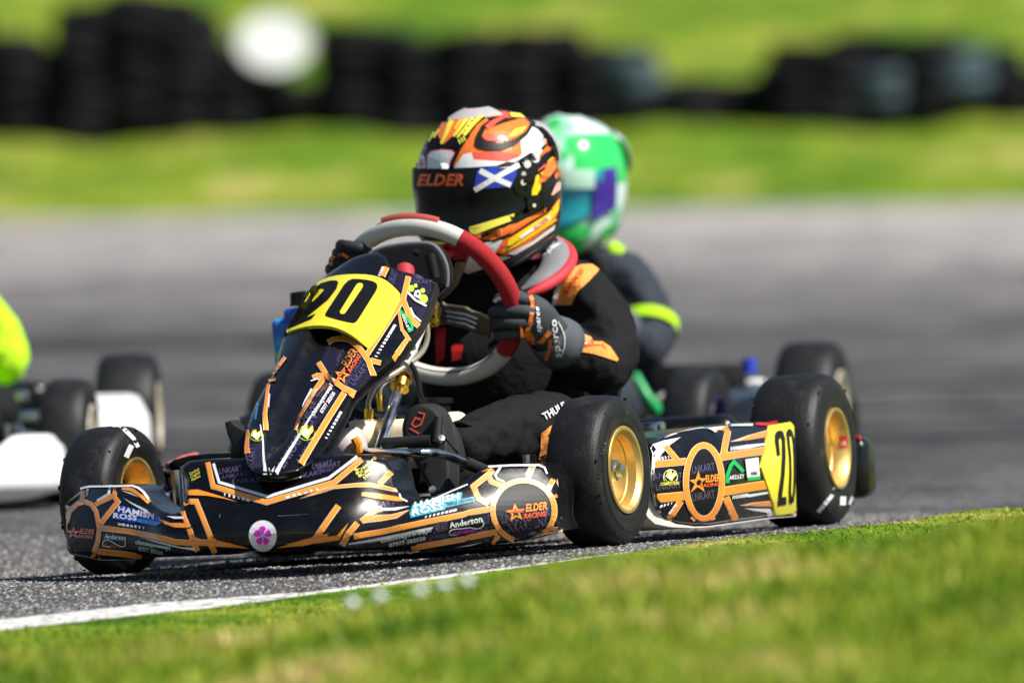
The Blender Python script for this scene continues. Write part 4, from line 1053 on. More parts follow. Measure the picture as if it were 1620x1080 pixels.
def ticks(p, p0, p1, n, hv, m=W_, w0=.25, w1=.8, layer=2):
    """a row of slanted bars from p0 to p1 growing in width; hv = bar vector"""
    p0, p1, hv = np.array(p0, float), np.array(p1, float), np.array(hv, float)
    for k in range(n):
        a = p0 + (p1 - p0) * k / n; b = p0 + (p1 - p0) * (k + w0 + (w1 - w0) * k / max(1, n - 1)) / n
        p.poly([a, b, b + hv, a + hv], m, layer, 12)
def z1(k, x, y): return Zm(k, [(x, y)])[0]

# ---- front fairing
pF = Prints(gF.bvh())
# tone-on-tone maker lettering
for k, a, b, h in (('b', (385, 335), (640, 300), 9), ('b', (420, 385), (700, 350), 6), ('b', (520, 440), (900, 415), 8), ('b', (1180, 400), (1500, 330), 8), ('b', (1380, 285), (1600, 240), 9), ('c', (10, 215), (270, 180), 8), ('c', (20, 260), (200, 230), 5),
                   ('c', (510, 640), (860, 600), 9), ('c', (340, 1045), (660, 990), 9), ('c', (1250, 890), (1420, 845), 12), ('d', (180, 830), (340, 790), 13), ('d', (700, 740), (790, 715), 13), ('d', (150, 890), (820, 790), 6), ('a', (880, 780), (1150, 850), 7), ('a', (1090, 880), (1400, 925), 8), ('a', (690, 790), (780, 800), 8)):
    pF.text('LNKART LNKART' if abs(b[0] - a[0]) > 380 else 'LNKART', z1(k, *a), z1(k, *b), h, PU, 0, .012, .2)
# right half
pF.stroke(Zm('b', [(325, 225), (385, 425), (900, 580), (1560, 380)]) + Zm('c', [(150, 305), (440, 85)]), 4.4, W_, 1)
pF.lined(Zm('b', [(262, 215), (320, 470), (885, 640), (1620, 425)]) + Zm('c', [(220, 340), (530, 75)]), 6.2, O_, PE)
ticks(pF, z1('b', 440, 572), z1('b', 720, 640), 6, (0.3, -4.6)); ticks(pF, z1('b', 1440, 515), z1('b', 1090, 610), 6, (-.8, -4.2))
pF.poly(Zm('b', [(1230, 605), (1620, 500)]) + Zm('c', [(0, 480), (180, 430), (400, 410), (580, 410), (870, 465), (850, 425), (700, 385), (560, 360), (440, 365), (250, 385), (0, 445)]) + Zm('b', [(1450, 530)]), PE, 1)
pF.poly(Zm('b', [(1300, 575), (1620, 490)]) + Zm('c', [(0, 470), (180, 420), (400, 400), (580, 400), (850, 452), (835, 430), (700, 396), (560, 370), (440, 375), (250, 395), (0, 455)]), O_, 2)
pF.lined(Zm('c', [(670, 380), (800, 250)]), 6.5, O_, PE)
pF.poly(Zm('c', [(490, 465), (640, 475), (900, 520), (960, 560), (860, 560), (640, 535), (480, 505)]), O_, 2)
pF.lined(Zm('c', [(240, 610), (160, 720), (-10, 960)]), 7.2, O_, PE)
pF.poly(Zm('c', [(-10, 940), (220, 920), (345, 790), (250, 960), (-20, 1000)]), O_, 2)
pF.lined(Zm('c', [(440, 790), (345, 900), (245, 1080)]), 7.0, O_, PE)
pF.poly(Zm('b', [(1090, 1080), (1440, 985), (1560, 960), (1500, 1040), (1250, 1090)]), O_, 2)
pF.poly(Zm('B', [(258, 962), (480, 905), (500, 930), (400, 950)]), O_, 2)
pF.lined(Zm('c', [(480, 775), (640, 650), (700, 640)]), 6.5, O_, PE); pF.poly(Zm('c', [(640, 630), (800, 630), (1000, 612), (850, 655), (660, 662)]), W_, 1)
pF.poly(Zm('c', [(500, 790), (640, 705), (800, 700), (1000, 650), (860, 740), (680, 770)]), PE, 1); pF.poly(Zm('c', [(520, 775), (650, 715), (800, 708), (960, 670), (850, 728), (680, 758)]), O_, 2)
pF.lined(Zm('c', [(400, 930), (700, 880), (1120, 790), (1620, 690)]) + Zm('d', [(500, 620), (790, 572)]), 6.6, O_, PE)
pF.poly(Zm('c', [(350, 1000), (700, 935), (1250, 825), (1240, 850), (700, 970), (340, 1015)]), W_, 1)
pF.lined(Zm('c', [(960, 1062), (1300, 1000), (1620, 945)]) + Zm('d', [(500, 880), (850, 808)]), 6.6, O_, PE)
pF.poly(Zm('d', [(400, 975), (700, 920), (560, 960)]), W_, 1); pF.stroke(Zm('c', [(880, 480), (900, 530), (970, 568), (1100, 545), (1270, 495)]), 2.2, W_, 2)
pF.stroke(Zm('c', [(1200, 565), (1620, 382)]) , 1.8, W_, 2); pF.stroke(Zm('d', [(690, 145), (760, 132), (1000, 118), (1290, 114), (1350, 138), (1380, 205)]), 2.6, W_, 3)  # white top edge of the wing, with its sun glint painted in
pF.poly(Zm('d', [(440, 285), (560, 200), (720, 130), (750, 150), (620, 215)]), O_, 2)
pF.lined(Zm('d', [(810, 160), (720, 240), (600, 335), (650, 460), (760, 520)]), 6.4, O_, PE); pF.lined(Zm('d', [(760, 230), (790, 285), (920, 335)]), 6.0, O_, PE)
pF.stroke(Zm('d', [(900, 115), (830, 215), (850, 255), (930, 290)]), 3.2, W_, 2)
pF.lined(Zm('d', [(1170, 265), (1240, 110)]), 5.5, O_, PE); ticks(pF, z1('d', 1135, 220), z1('d', 1200, 110), 5, (4, -2.0), w0=.4, w1=.5)
pF.lined(Zm('d', [(1390, 380), (1450, 260)]), 5.5, O_, PE); pF.stroke(Zm('d', [(1440, 445), (1485, 430)]), 5, O_, 2); pF.lined(Zm('d', [(1440, 690), (1520, 680)]), 5, O_, PE); pF.lined(Zm('d', [(1430, 770), (1490, 790)]), 5, O_, PE)
pF.poly(arc(*z1('d', 1130, 590), 49, 46), PU, 0); pF.poly(arc(*z1('d', 1130, 590), 47, 44), BK, 1)
for yy, x0_, x1_, h in ((700, 900, 1420, 13), (800, 930, 1400, 15), (640, 1180, 1400, 9)): pF.text('LNKART LNK', z1('d', x0_, yy + 20), z1('d', x1_, yy - 60), h, PU, 2, .012, .1)
pF.lined(arc(*z1('d', 1130, 590), 48.5, 46.5), 5.6, O_, PE, 3, True)
pF.lined(Zm('d', [(870, 845), (800, 935)]), 5.5, O_, PE, 1)
def elder(p, c, s, ang, sx=1.0, layer=4, m=O_, m2=MT['orange_red']):
    """star with two lines of lettering, centred at c; s = star radius in photo pixels"""
    ca, sa = math.cos(ang), math.sin(ang); R = lambda x, y: (c[0] + (x * ca - y * sa) * sx, c[1] + x * sa + y * ca)
    st = [(x, y) for x, y in star(-.62 * s * 2, 0, s, 1.15)]
    p.poly([R(*q) for q in st], m, layer, 4); p.poly([R(x * .5 - .62 * s, y * .5) for x, y in st], BK, layer + 1, 4)
    p.poly([R(-2.4 * s, -.12 * s), R(-.4 * s, -.28 * s), R(-.5 * s, .05 * s)], m2, layer + 2, 4)
    p.text('ELDER', R(-.15 * s, .05 * s), R(2.3 * s, .05 * s), .82 * s, m, layer + 2, .03, .3, hv=(sa, -ca) if sx > .9 else (0, -1))
    p.text('RACING', R(-.45 * s, .72 * s), R(2.15 * s, .72 * s), .48 * s, m2, layer + 2, .03, .3, hv=(sa, -ca) if sx > .9 else (0, -1))
elder(pF, z1('d', 1160, 600), 14, -.12)
pF.poly(Zm('c', [(1000, 690), (1030, 600), (1560, 465), (1540, 570), (1390, 610), (1370, 650), (1010, 735)]), MT['cyan'], 2)
pF.text('HAMISH', z1('c', 1045, 650), z1('c', 1540, 535), 9.6, W_, 4, .035, .2); pF.text('ROSS', z1('c', 1020, 715), z1('c', 1365, 640), 9.0, W_, 4, .035, .2)
pF.poly(Zm('d', [(300, 515), (600, 445), (608, 495), (310, 560)]), MT['cyan'], 2); pF.text('TRIPLE CROWN', z1('d', 312, 548), z1('d', 596, 490), 5.2, BK, 4, .015, .1)
ticks(pF, z1('d', 80, 672), z1('d', 420, 595), 8, (1.2, -3.6), w0=.35, w1=.9)
pF.text('Anderson', z1('d', 345, 770), z1('d', 690, 705), 8.6, W_, 4, .015)
pF.stroke(Zm('d', [(690, 690), (705, 740), (640, 775), (560, 765), (480, 775), (380, 785), (340, 815), (360, 835), (420, 838)]), 1.1, W_, 3, curve=4); pF.text('Electrical Ltd', z1('d', 390, 838), z1('d', 600, 800), 4.2, MT['magenta'], 3, .015)
pF.text('chimneysweep!', z1('c', 690, 985), z1('c', 1235, 870), 6.8, W_, 4, .03, .2); pF.text('07977 282030', z1('c', 780, 1030), z1('c', 1170, 955), 6.0, W_, 4, .02, .1)
YL = MT['yellow']
for i, t in enumerate(('Crawford', 'Coghill', 'Homes')):
    a = np.array(z1('c', 455 + 32 * i, 265 + 34 * i)); pF.text(t, a, np.array(z1('c', (640, 640, 670)[i], (110, 175, 205)[i])), 6.0, MT['lemon'], 3, .01, hv=(-.6, -.7))
for a in ((425, 225), (440, 262), (465, 290)): pF.poly(arc(*z1('c', *a), 2.6, 2.2, n=8), MT['lemon'], 2)
# emblem on the nose
cx, cy = z1('B', 190, 900); pF.poly(arc(cx, cy, 22, 23.5), W_, 2); 
for k in range(5):
    t = math.radians(-90 + 72 * k); q = (cx + 9.2 * math.cos(t), cy + 9.8 * math.sin(t)); pF.poly([(cx + 1.6 * math.cos(t), cy + 1.6 * math.sin(t))] + [(q[0] + 5.1 * math.cos(t + d) * (.82 if d == 0 else 1), q[1] + 5.3 * math.sin(t + d) * (.82 if d == 0 else 1)) for d in (-1.7, -1.1, -.5, 0, .5, 1.1, 1.7)], MT['magenta'], 3, 4)
pF.stroke([(cx, cy), (cx, cy + 23)], .7, MT['pink'], 4)
# left half
pF.poly(Zm('b', [(45, 510), (160, 505), (300, 545), (440, 590), (580, 638), (430, 600), (250, 570), (60, 565), (0, 590), (0, 540)]), O_, 2)
pF.poly(Zm('b', [(20, 400), (45, 510), (30, 560), (5, 560)]), O_, 2)
pF.lined(Zm('b', [(15, 660), (75, 632), (140, 632), (185, 740), (290, 1000), (345, 1075)]), 6.5, O_, PE)
pF.poly(Zm('b', [(230, 850), (300, 1020), (560, 1085), (400, 1085), (250, 1085), (190, 1060), (290, 1050)]), O_, 2)
pF.lined(Zm('a', [(1395, 770), (1470, 790), (1600, 785)]), 7, O_, PE); pF.lined(Zm('a', [(1350, 650), (1390, 770), (1460, 935)]), 6.5, O_, PE); pF.lined(Zm('a', [(1560, 770), (1620, 900), (1640, 960)]), 6.5, O_, PE)
pF.poly(Zm('A', [(800, 745), (870, 725), (960, 735), (1065, 762), (900, 752)]), O_, 2); pF.lined(Zm('A', [(700, 540), (715, 600), (740, 655)]), 5, O_, PE)
for i, t in enumerate(('Crawford', 'Coghill', 'Homes')): pF.text(t, z1('b', 75 + 12 * i, 355 + 32 * i), z1('b', 175 + 8 * i, 300 + 36 * i), 4.5, MT['lemon'], 3, .008, hv=(-.2, -1))
pF.stroke(Zm('a', [(195, 225), (280, 208), (620, 204), (740, 200), (800, 222), (850, 262), (910, 345), (1000, 412), (1080, 448), (1150, 488)]), 2.6, W_, 3)  # white rim along this wing's top, sun glint included in the paint
pF.lined(Zm('a', [(215, 195), (212, 360)]), 5, O_, PE); ticks(pF, z1('a', 245, 310), z1('a', 262, 195), 6, (4, -2.5), w0=.5, w1=.6)
pF.stroke(Zm('a', [(505, 190), (495, 280), (370, 355)]), 4, W_, 2); pF.lined(Zm('a', [(350, 395), (540, 300), (590, 365), (405, 595)]), 6, O_, PE); pF.lined(Zm('a', [(550, 195), (555, 300)]), 3.4, O_, PE, w1=6)
pF.poly(Zm('a', [(630, 195), (760, 225), (880, 320), (1010, 410), (1130, 470), (1050, 465), (930, 410), (820, 310), (720, 250), (630, 235)]), O_, 2); pF.poly(Zm('a', [(625, 245), (720, 265), (820, 320), (700, 275)]), W_, 2)
pF.poly(Zm('a', [(650, 325), (760, 385), (900, 450), (1010, 545), (880, 470), (740, 390)]), W_, 2)
pF.poly(Zm('a', [(1020, 540), (1150, 590), (1300, 590), (1340, 640), (1200, 635), (1090, 600)]), O_, 2); pF.poly(Zm('a', [(1110, 520), (1290, 525), (1290, 545), (1190, 545)]), W_, 2)
pF.poly(Zm('a', [(520, 540), (620, 405), (1040, 520), (1060, 600), (1000, 625), (800, 585), (740, 590)]), MT['blue'], 2); pF.poly(Zm('a', [(820, 545), (1050, 585), (1010, 618), (800, 580)]), MT['sky_blue'], 3)
pF.text('HAMISH', z1('a', 590, 470), z1('a', 985, 555), 8.6, W_, 5, .035, -.1, hv=(.25, -1)); pF.text('ROSS', z1('a', 540, 540), z1('a', 800, 570), 8.2, W_, 5, .035, -.1, hv=(.25, -1))
ticks(pF, z1('a', 875, 655), z1('a', 590, 612), 7, (-.3, -4), w0=.4, w1=.95)
pF.lined(Zm('a', [(400, 640), (700, 675), (1000, 735), (1200, 785), (1400, 795)]), 6.4, O_, PE); pF.poly(Zm('a', [(820, 735), (1000, 775), (1250, 835), (1410, 840), (1415, 875), (1240, 845), (1000, 790)]), W_, 2)
pF.lined(Zm('a', [(375, 885), (600, 905), (960, 955)]), 7, O_, PE)
pF.poly(arc(*z1('a', 215, 670), 25, 44), BK, 1); pF.lined(Zm('a', [(345, 960), (320, 940), (380, 780), (395, 640), (360, 470), (310, 395), (240, 365), (170, 385), (80, 470), (45, 600), (45, 760), (75, 900)]), 5.4, O_, PE, 2)
pF.lined(Zm('a', [(355, 900), (390, 970)]), 5, O_, PE)
elder(pF, z1('a', 205, 700), 9.5, .06, m=MT['orange_red'])
pF.text('Anderson', z1('a', 455, 750), z1('a', 680, 772), 7.2, W_, 4, .012); pF.stroke(Zm('a', [(672, 770), (670, 820), (630, 832), (560, 800), (480, 768), (440, 790), (440, 825), (520, 838)]), 1.1, W_, 3, curve=4); pF.text('Electrical', z1('a', 460, 828), z1('a', 580, 842), 4.5, MT['red'], 3, .012)
pF.text('chimneysweep!', z1('a', 780, 800), z1('a', 1150, 862), 6.0, MT['helmet_mint'], 4, .03, 0); pF.text('07977 282030', z1('a', 815, 865), z1('a', 1070, 912), 5.6, MT['offwhite'], 4, .015, 0)
# scuffs
pF.stroke(Zm('b', [(1010, 785), (1240, 772), (1340, 765)]), .7, MT['grey_plastic'], 1, w1=.2); pF.stroke(Zm('b', [(395, 770), (388, 805)]), 1.6, MT['grey_plastic'], 1, w1=.4)
pF.build('livery', fairing)

# ---- nose panel
pN = Prints(gN.bvh())
NV = mat('navy_print', (.011, .009, .024), .3, coat=.4)
pN.poly(Zm('f', [(345, 1060), (1010, 230), (860, 60), (700, 280), (520, 640), (310, 1060)]), NV, 0)
pN.poly(Zm('h', [(450, 110), (600, 60), (780, 100), (960, 330), (1010, 480), (740, 700), (560, 600), (370, 340)]), NV, 0)
pN.poly(Zm('f', [(40, 560), (210, 620), (200, 1000), (60, 1020), (10, 800)]), NV, 0)
pN.poly(Zm('g', [(800, 90), (1000, 0), (1400, 130), (1330, 330), (1200, 600), (1000, 300)]), NV, 0)
for a, b, h, t in (((400, 1030), (760, 470), 14, 'LNKART LN'), ((560, 960), (1000, 300), 6, 'LNKART LNKART'), ((600, 560), (850, 180), 6, 'LNKART LN')): pN.text(t, z1('f', *a), z1('f', *b), h, PU, 2, .01, .1)
pN.text('LNKART', z1('f', 75, 1040), z1('f', 90, 800), 11, PU, 2, .01, hv=(-1, -.1)); pN.text('RT LNKART', z1('h', 690, 720), z1('h', 960, 400), 11, PU, 2, .01)
for a, b in (((500, 520), (760, 140)), ((660, 640), (900, 300)), ((580, 330), (700, 130))): pN.text('LNKART LNKART', z1('h', *a), z1('h', *b), 5.5, PU, 2, .01)
pN.text('LNKART', z1('g', 870, 160), z1('g', 930, 20), 12, PU, 2, .01); pN.text('LNKART', z1('g', 1080, 140), z1('g', 1330, 160), 6, PU, 2, .01); pN.text('LNKART', z1('g', 1100, 90), z1('g', 1250, 110), 6, PU, 2, .01)
pN.stroke(Zm('f', [(205, 1075), (150, 560)]), 4.6, W_, 3, w1=1.5); pN.stroke(Zm('f', [(320, 1065), (720, 420)]), 5.5, W_, 3, w1=2)
pN.stroke(Zm('f', [(262, 1075), (240, 1020)]), 2, W_, 3, w1=.6); pN.stroke(Zm('f', [(275, 1060), (300, 1010)]), 2, W_, 3, w1=.6)
pN.lined(Zm('f', [(25, 1000), (10, 800), (22, 610)]), 6.5, O_, PE, 3, w1=3); pN.lined(Zm('f', [(200, 620), (200, 450), (230, 200), (255, 60), (330, -20)]), 5.5, O_, PE, 3, w1=3.2); pN.lined(Zm('f', [(250, 90), (320, 80)]), 4.5, O_, PE, 3)
pN.lined(Zm('f', [(255, 60), (420, -160)]) , 3.2, O_, PE, 3); pN.stroke(Zm('f', [(245, 230), (240, 380)]), 4.5, W_, 3, w1=1)
pN.lined(Zm('f', [(840, 50), (740, 190), (580, 470), (525, 620)]), 7.2, O_, PE, 3, w1=3.4); pN.lined(Zm('f', [(580, 980), (700, 780), (880, 480), (1045, 220)]), 7.4, O_, PE, 3)
pN.lined(Zm('f', [(710, 60), (760, 35), (830, 40)]), 5, O_, PE, 3); pN.stroke(Zm('f', [(690, 95), (750, 75), (800, 75)]), 2, W_, 3); pN.stroke(Zm('f', [(700, 180), (620, 320), (600, 370)]), 3.5, W_, 3, w1=1)
ticks(pN, z1('f', 835, 700), z1('f', 1000, 410), 8, (3.5, 1.4), w0=.3, w1=.9)
pN.text('chimneysweep!', z1('f', 715, 480), z1('f', 925, 150), 6.2, W_, 5, .035, .1); pN.text('07977 282030', z1('f', 810, 450), z1('f', 950, 235), 5.8, W_, 5, .03, .1)
# little pot-shaped club logo
def potlogo(p, c, s):
    p.poly([(c[0] + x * s, c[1] + y * s) for x, y in ((-1, .2), (-.6, -.8), (.1, -1), (.2, -.3), (.9, -.9), (1, -.1), (.5, .5), (.2, 1.1), (-.3, .8))], MT['lemon'], 4, 4); p.poly([(c[0] + x * s, c[1] + y * s) for x, y in ((-.7, .3), (-.3, -.5), (.3, -.1), (.6, -.3), (.3, .5), (-.2, .8))], W_, 5, 4)
    p.stroke([(c[0] + 1.25 * s * math.cos(t), c[1] + 1.25 * s * math.sin(t)) for t in np.linspace(0, 3.4, 12)], .8, MT['lime_print'], 4)
potlogo(pN, z1('f', 640, 640), 11); potlogo(pN, z1('f', 105, 670), 8)
pN.text('chimney', z1('f', 110, 510), z1('f', 140, 330), 4, MT['sky_blue'], 4, .02, hv=(-1, -.2)); pN.stroke(Zm('f', [(100, 330), (180, 130)]), 2, MT['lime_print'], 3, w1=.6)
pN.lined(Zm('h', [(460, 110), (520, 70), (620, 60), (720, 80), (800, 130), (880, 230), (950, 340), (1000, 500)]), 6.2, O_, PE, 4); pN.lined(Zm('h', [(345, 350), (430, 490), (560, 600), (640, 660), (750, 710), (720, 760)]), 6.2, O_, PE, 4)
pN.lined(Zm('h', [(270, 535), (340, 505), (410, 500)]), 4, O_, PE, 3)
pN.lined(Zm('h', [(930, 250), (1100, -10)]) + Zm('g', [(760, 690), (985, 345), (1050, 70)]), 6.2, O_, PE, 3)
pN.lined(Zm('h', [(970, 320), (1160, 370), (1240, 300), (1420, 50)]) + Zm('g', [(1010, 770), (970, 720), (930, 500)]), 6.2, O_, PE, 3, w1=3); pN.lined(Zm('g', [(1000, 760), (1050, 845)]), 4, O_, PE, 3)
pN.lined(Zm('g', [(985, 350), (1050, 530), (1100, 610), (1165, 670)]), 6.2, O_, PE, 3); pN.stroke(Zm('g', [(1070, 450), (1110, 540), (1190, 615)]), 2.8, W_, 3)
pN.lined(Zm('g', [(740, 70), (790, -40)]), 5.5, O_, PE, 3); pN.lined(Zm('g', [(200, 690), (310, 830)]), 4, O_, PE, 3); pN.lined(Zm('g', [(320, 840), (370, 780)]), 4, O_, PE, 3)
ticks(pN, z1('g', 635, 1040), z1('g', 870, 650), 10, (4.2, 1.2), w0=.3, w1=1.0); ticks(pN, z1('g', 680, 55), z1('g', 730, -60), 5, (4.5, 1), w0=.5, w1=.8)
pN.stroke(Zm('g', [(940, 480), (1020, 570), (1090, 670), (1080, 720), (1040, 740)]), 4.2, MT['green_print'], 4); pN.text('ARDLEY', z1('g', 960, 540), z1('g', 1040, 735), 4, W_, 5, .02)
for q, r in (((1080, 220), 5), ((1135, 185), 3), ((1220, 245), 3.6), ((1230, 345), 6.4)): pN.poly(arc(*z1('g', *q), r, r * 1.1, n=12), MT['lime_print'], 4, 5)
pN.poly(Zm('g', [(1110, 310), (1130, 250), (1180, 240), (1200, 300), (1180, 350)]), W_, 5); pN.poly(arc(*z1('g', 1160, 290), 2, 2.4, n=8), BK, 6); pN.stroke(Zm('g', [(1035, 260), (1130, 360), (1260, 430)]), 3.2, W_, 4)
elder(pN, z1('h', 690, 410), 12.5, -1.0, layer=4, m=MT['orange'])
pN.build('livery', nassau)

# ---- number plates: figures
def digit2(): return [(-.02, 1.0), (.0, 1.0)]
pP = Prints(gP.bvh())
two = Zm('E', [(325, 480), (390, 405), (440, 388), (480, 388), (490, 400), (470, 455), (420, 510), (350, 560), (290, 600), (330, 600), (360, 570), (385, 555), (365, 580), (262, 625), (215, 640), (240, 600), (320, 525), (375, 470), (410, 435), (395, 425), (360, 450), (325, 488)])
pP.poly(Zm('E', [(322, 482), (360, 430), (400, 400), (450, 386), (482, 386), (491, 396), (482, 430), (440, 485), (385, 530), (318, 584), (372, 562), (352, 588), (228, 640), (250, 596), (310, 540), (380, 476), (420, 432), (406, 424), (372, 440), (346, 474)]), BK, 1, 4)
oo = Zm('g', [(40, 520), (60, 480), (270, 160), (320, 112), (370, 92), (440, 92), (540, 102), (620, 120), (665, 150), (675, 195), (650, 250), (450, 570), (420, 610), (385, 628), (320, 618), (200, 588), (90, 555), (48, 540)])
oi = Zm('g', [(215, 500), (230, 470), (420, 165), (450, 145), (485, 150), (500, 170), (490, 205), (290, 500), (265, 525), (230, 522)])
pP.poly(oo, BK, 1, 5); pP.poly(oi, MT['yellow_plate'], 2, 5)
pP.build('figures', plate)
pSP = Prints(gSP.bvh())
pSP.poly(Zm('e', [(1385, 190), (1400, 155), (1440, 138), (1475, 155), (1495, 230), (1500, 420), (1490, 600), (1460, 850), (1505, 845), (1508, 925), (1418, 942), (1425, 800), (1450, 620), (1460, 430), (1458, 250), (1445, 215), (1428, 250), (1440, 405), (1408, 412), (1385, 260)]), BK, 1, 5)
pSP.poly(Zm('e', [(1505, 170), (1520, 132), (1545, 122), (1572, 145), (1592, 230), (1602, 400), (1606, 600), (1600, 800), (1585, 895), (1560, 922), (1540, 900), (1533, 800), (1540, 600), (1535, 430), (1520, 300)]), BK, 1, 3); pSP.poly(Zm('e', [(1538, 215), (1552, 210), (1566, 280), (1574, 450), (1576, 640), (1570, 790), (1560, 850), (1553, 790), (1560, 620), (1556, 430), (1545, 300)]), MT['yellow_plate'], 2, 3)
pSP.build('figures', splate)

# ---- side pod
pS = Prints(gS.bvh())
for a, b, h in (((110, 650), (400, 640), 8), ((120, 780), (390, 745), 10), ((480, 590), (760, 560), 12), ((500, 880), (760, 840), 12), ((560, 780), (790, 750), 9)): pS.text('LNKART', z1('e', *a), z1('e', *b), h, PU, 0, .012)
pS.poly(Zm('e', [(60, 300), (200, 250), (380, 215), (260, 300), (170, 400), (110, 500), (90, 600), (85, 400)]), W_, 1)
pS.stroke(Zm('e', [(95, 420), (85, 600), (90, 800), (120, 930), (170, 1010), (230, 1075)]), 3, W_, 2)
pS.stroke(Zm('e', [(90, 270), (300, 170), (560, 120), (800, 95), (1150, 85)]), 3.0, W_, 2); pS.stroke(Zm('e', [(1180, 75), (1300, 80), (1470, 40)]), 4, MT['red'], 2); pS.stroke(Zm('e', [(150, 225), (320, 160), (420, 145)]), 3, MT['coral'], 3)
pS.lined(Zm('e', [(55, 300), (85, 255), (150, 220)]), 3, O_, PE, 2)
pS.lined(Zm('e', [(215, 310), (340, 455)]), 7, O_, PE); pS.lined(Zm('e', [(105, 500), (440, 470)]), 9, O_, PE); pS.lined(Zm('e', [(105, 865), (430, 835)]), 12, O_, PE); pS.lined(Zm('e', [(380, 890), (255, 1080)]), 8, O_, PE); pS.stroke(Zm('e', [(330, 930), (210, 1075)]), 3.5, W_, 2)
ticks(pS, z1('e', 255, 440), z1('e', 135, 455), 4, (-1.4, -4)); ticks(pS, z1('e', 280, 925), z1('e', 145, 965), 4, (.8, -4))
pS.lined(Zm('e', [(780, 115), (860, 120), (880, 165), (835, 395)]), 8, O_, PE); pS.lined(Zm('e', [(780, 430), (1050, 385), (1290, 355)]), 9.5, O_, PE); pS.lined(Zm('e', [(830, 790), (1100, 745), (1310, 715)]), 12, O_, PE); pS.lined(Zm('e', [(860, 850), (960, 1085)]), 9, O_, PE)
pS.poly(Zm('e', [(900, 265), (1100, 195), (1320, 135), (1310, 210), (1100, 245)]), PE, 1); pS.poly(Zm('e', [(1010, 250), (1150, 190), (1320, 145), (1310, 205), (1120, 238)]), O_, 2); pS.poly(Zm('e', [(1000, 935), (1150, 905), (1350, 885), (1370, 950), (1200, 950)]), PE, 1); pS.poly(Zm('e', [(1080, 930), (1200, 908), (1350, 893), (1365, 942), (1200, 942)]), O_, 2)
ticks(pS, z1('e', 905, 358), z1('e', 1090, 335), 9, (.8, -5.5), w0=.5, w1=1); pS.poly(Zm('e', [(1060, 300), (1280, 282), (1280, 300), (1100, 335)]), W_, 2); ticks(pS, z1('e', 925, 870), z1('e', 1090, 845), 9, (.8, -5.5), w0=.5, w1=1); pS.poly(Zm('e', [(1060, 825), (1310, 790), (1310, 810), (1100, 850)]), W_, 2)
pS.poly(Zm('e', [(1050, 965), (1330, 970), (1370, 1040), (1310, 1050), (1290, 1010), (1150, 990)]), W_, 2)
pS.poly(arc(*z1('e', 620, 690), 29, 56), BK, 2); pS.lined(arc(*z1('e', 620, 690), 28.5, 57), 7.4, O_, PE, 3, True)
for a, b, h in (((500, 600), (740, 560), 12), ((500, 890), (740, 850), 12)): pS.text('LNKART', z1('e', *a), z1('e', *b), h, PU, 3, .012)
pS.lined(Zm('e', [(530, 1060), (500, 1090)]), 6, O_, PE); pS.lined(Zm('e', [(710, 1050), (720, 1090)]), 6, O_, PE)
pS.poly(Zm('e', [(455, 670), (525, 660), (555, 575), (575, 650), (640, 650), (590, 695), (620, 790), (545, 740), (470, 800), (515, 710)]), O_, 5, 4); pS.poly(Zm('e', [(530, 690), (555, 660), (590, 680), (570, 720), (540, 720)]), BK, 6, 4)
pS.text('ELDER', z1('e', 628, 690), z1('e', 785, 675), 10.5, O_, 6, .035, .15); pS.text('RACING', z1('e', 570, 745), z1('e', 780, 725), 5.2, MT['orange_red'], 6, .03, .15)
pS.stroke(Zm('e', [(875, 700), (870, 620), (905, 520), (940, 475), (1040, 580)]), 5.6, MT['green_print'], 3); pS.text('ARDLEY', z1('e', 890, 665), z1('e', 1050, 645), 6.5, W_, 4, .02)
pS.poly(Zm('e', [(1060, 450), (1200, 430), (1220, 660), (1085, 675)]), W_, 3); pS.poly(Zm('e', [(1082, 640), (1215, 625), (1220, 660), (1085, 675)]), MT['green_print'], 4); pS.text('IIBI', z1('e', 1120, 618), z1('e', 1185, 610), 5, BK, 4, .02)
potlogo(pS, z1('e', 265, 620), 8.5); pS.text('COMPETITION', z1('e', 155, 725), z1('e', 350, 715), 4.6, MT['lemon'], 4, .03); pS.stroke(arc(*z1('e', 260, 640), 11, 12, 150, 390, 14), 1, W_, 4)
pS.build('livery', pod)

# ---- helmet
pH = Prints(bhel, .0007)
HO = MT['helmet_orange']; c = MT['coral']; R_ = MT['red']; LM = MT['lemon']; Y_ = MT['yellow']
pH.poly(Zm('S', [(120, 640), (180, 480), (250, 350), (290, 300), (240, 420), (215, 560), (225, 720), (120, 720)]), R_, 0); pH.poly(Zm('S', [(150, 600), (195, 590), (215, 720), (130, 722)]), W_, 1)
pH.poly(Zm('S', [(580, 480), (700, 300), (820, 220), (1000, 170), (1150, 210), (1230, 280), (1200, 380), (1150, 600), (1080, 660), (660, 680), (500, 720), (480, 700)]), HO, 0)
pH.poly(Zm('S', [(660, 570), (900, 560), (1150, 590), (1080, 650), (900, 650), (670, 640)]), c, 1)
pH.poly(Zm('S', [(490, 722), (580, 590), (660, 570), (680, 640), (1080, 665), (1230, 570), (900, 700), (560, 720)]), W_, 2)
pH.poly(Zm('S', [(1130, 440), (1240, 340), (1270, 270), (1340, 320), (1400, 420), (1350, 520), (1340, 600), (1230, 570), (1080, 665), (1150, 580)]), W_, 1); pH.poly(Zm('S', [(1290, 310), (1360, 330), (1400, 420), (1370, 500), (1310, 400)]), MT['pink'], 2)
pH.poly(Zm('S', [(230, 500), (240, 460), (330, 330), (420, 260), (560, 200), (780, 200), (700, 320), (590, 470), (530, 520), (400, 530), (240, 530)]), BK, 1)
pH.poly(Zm('S', [(390, 260), (560, 190), (780, 170), (720, 240), (600, 280), (530, 400), (470, 420), (390, 490), (340, 420), (330, 360)]), HO, 2, 5)
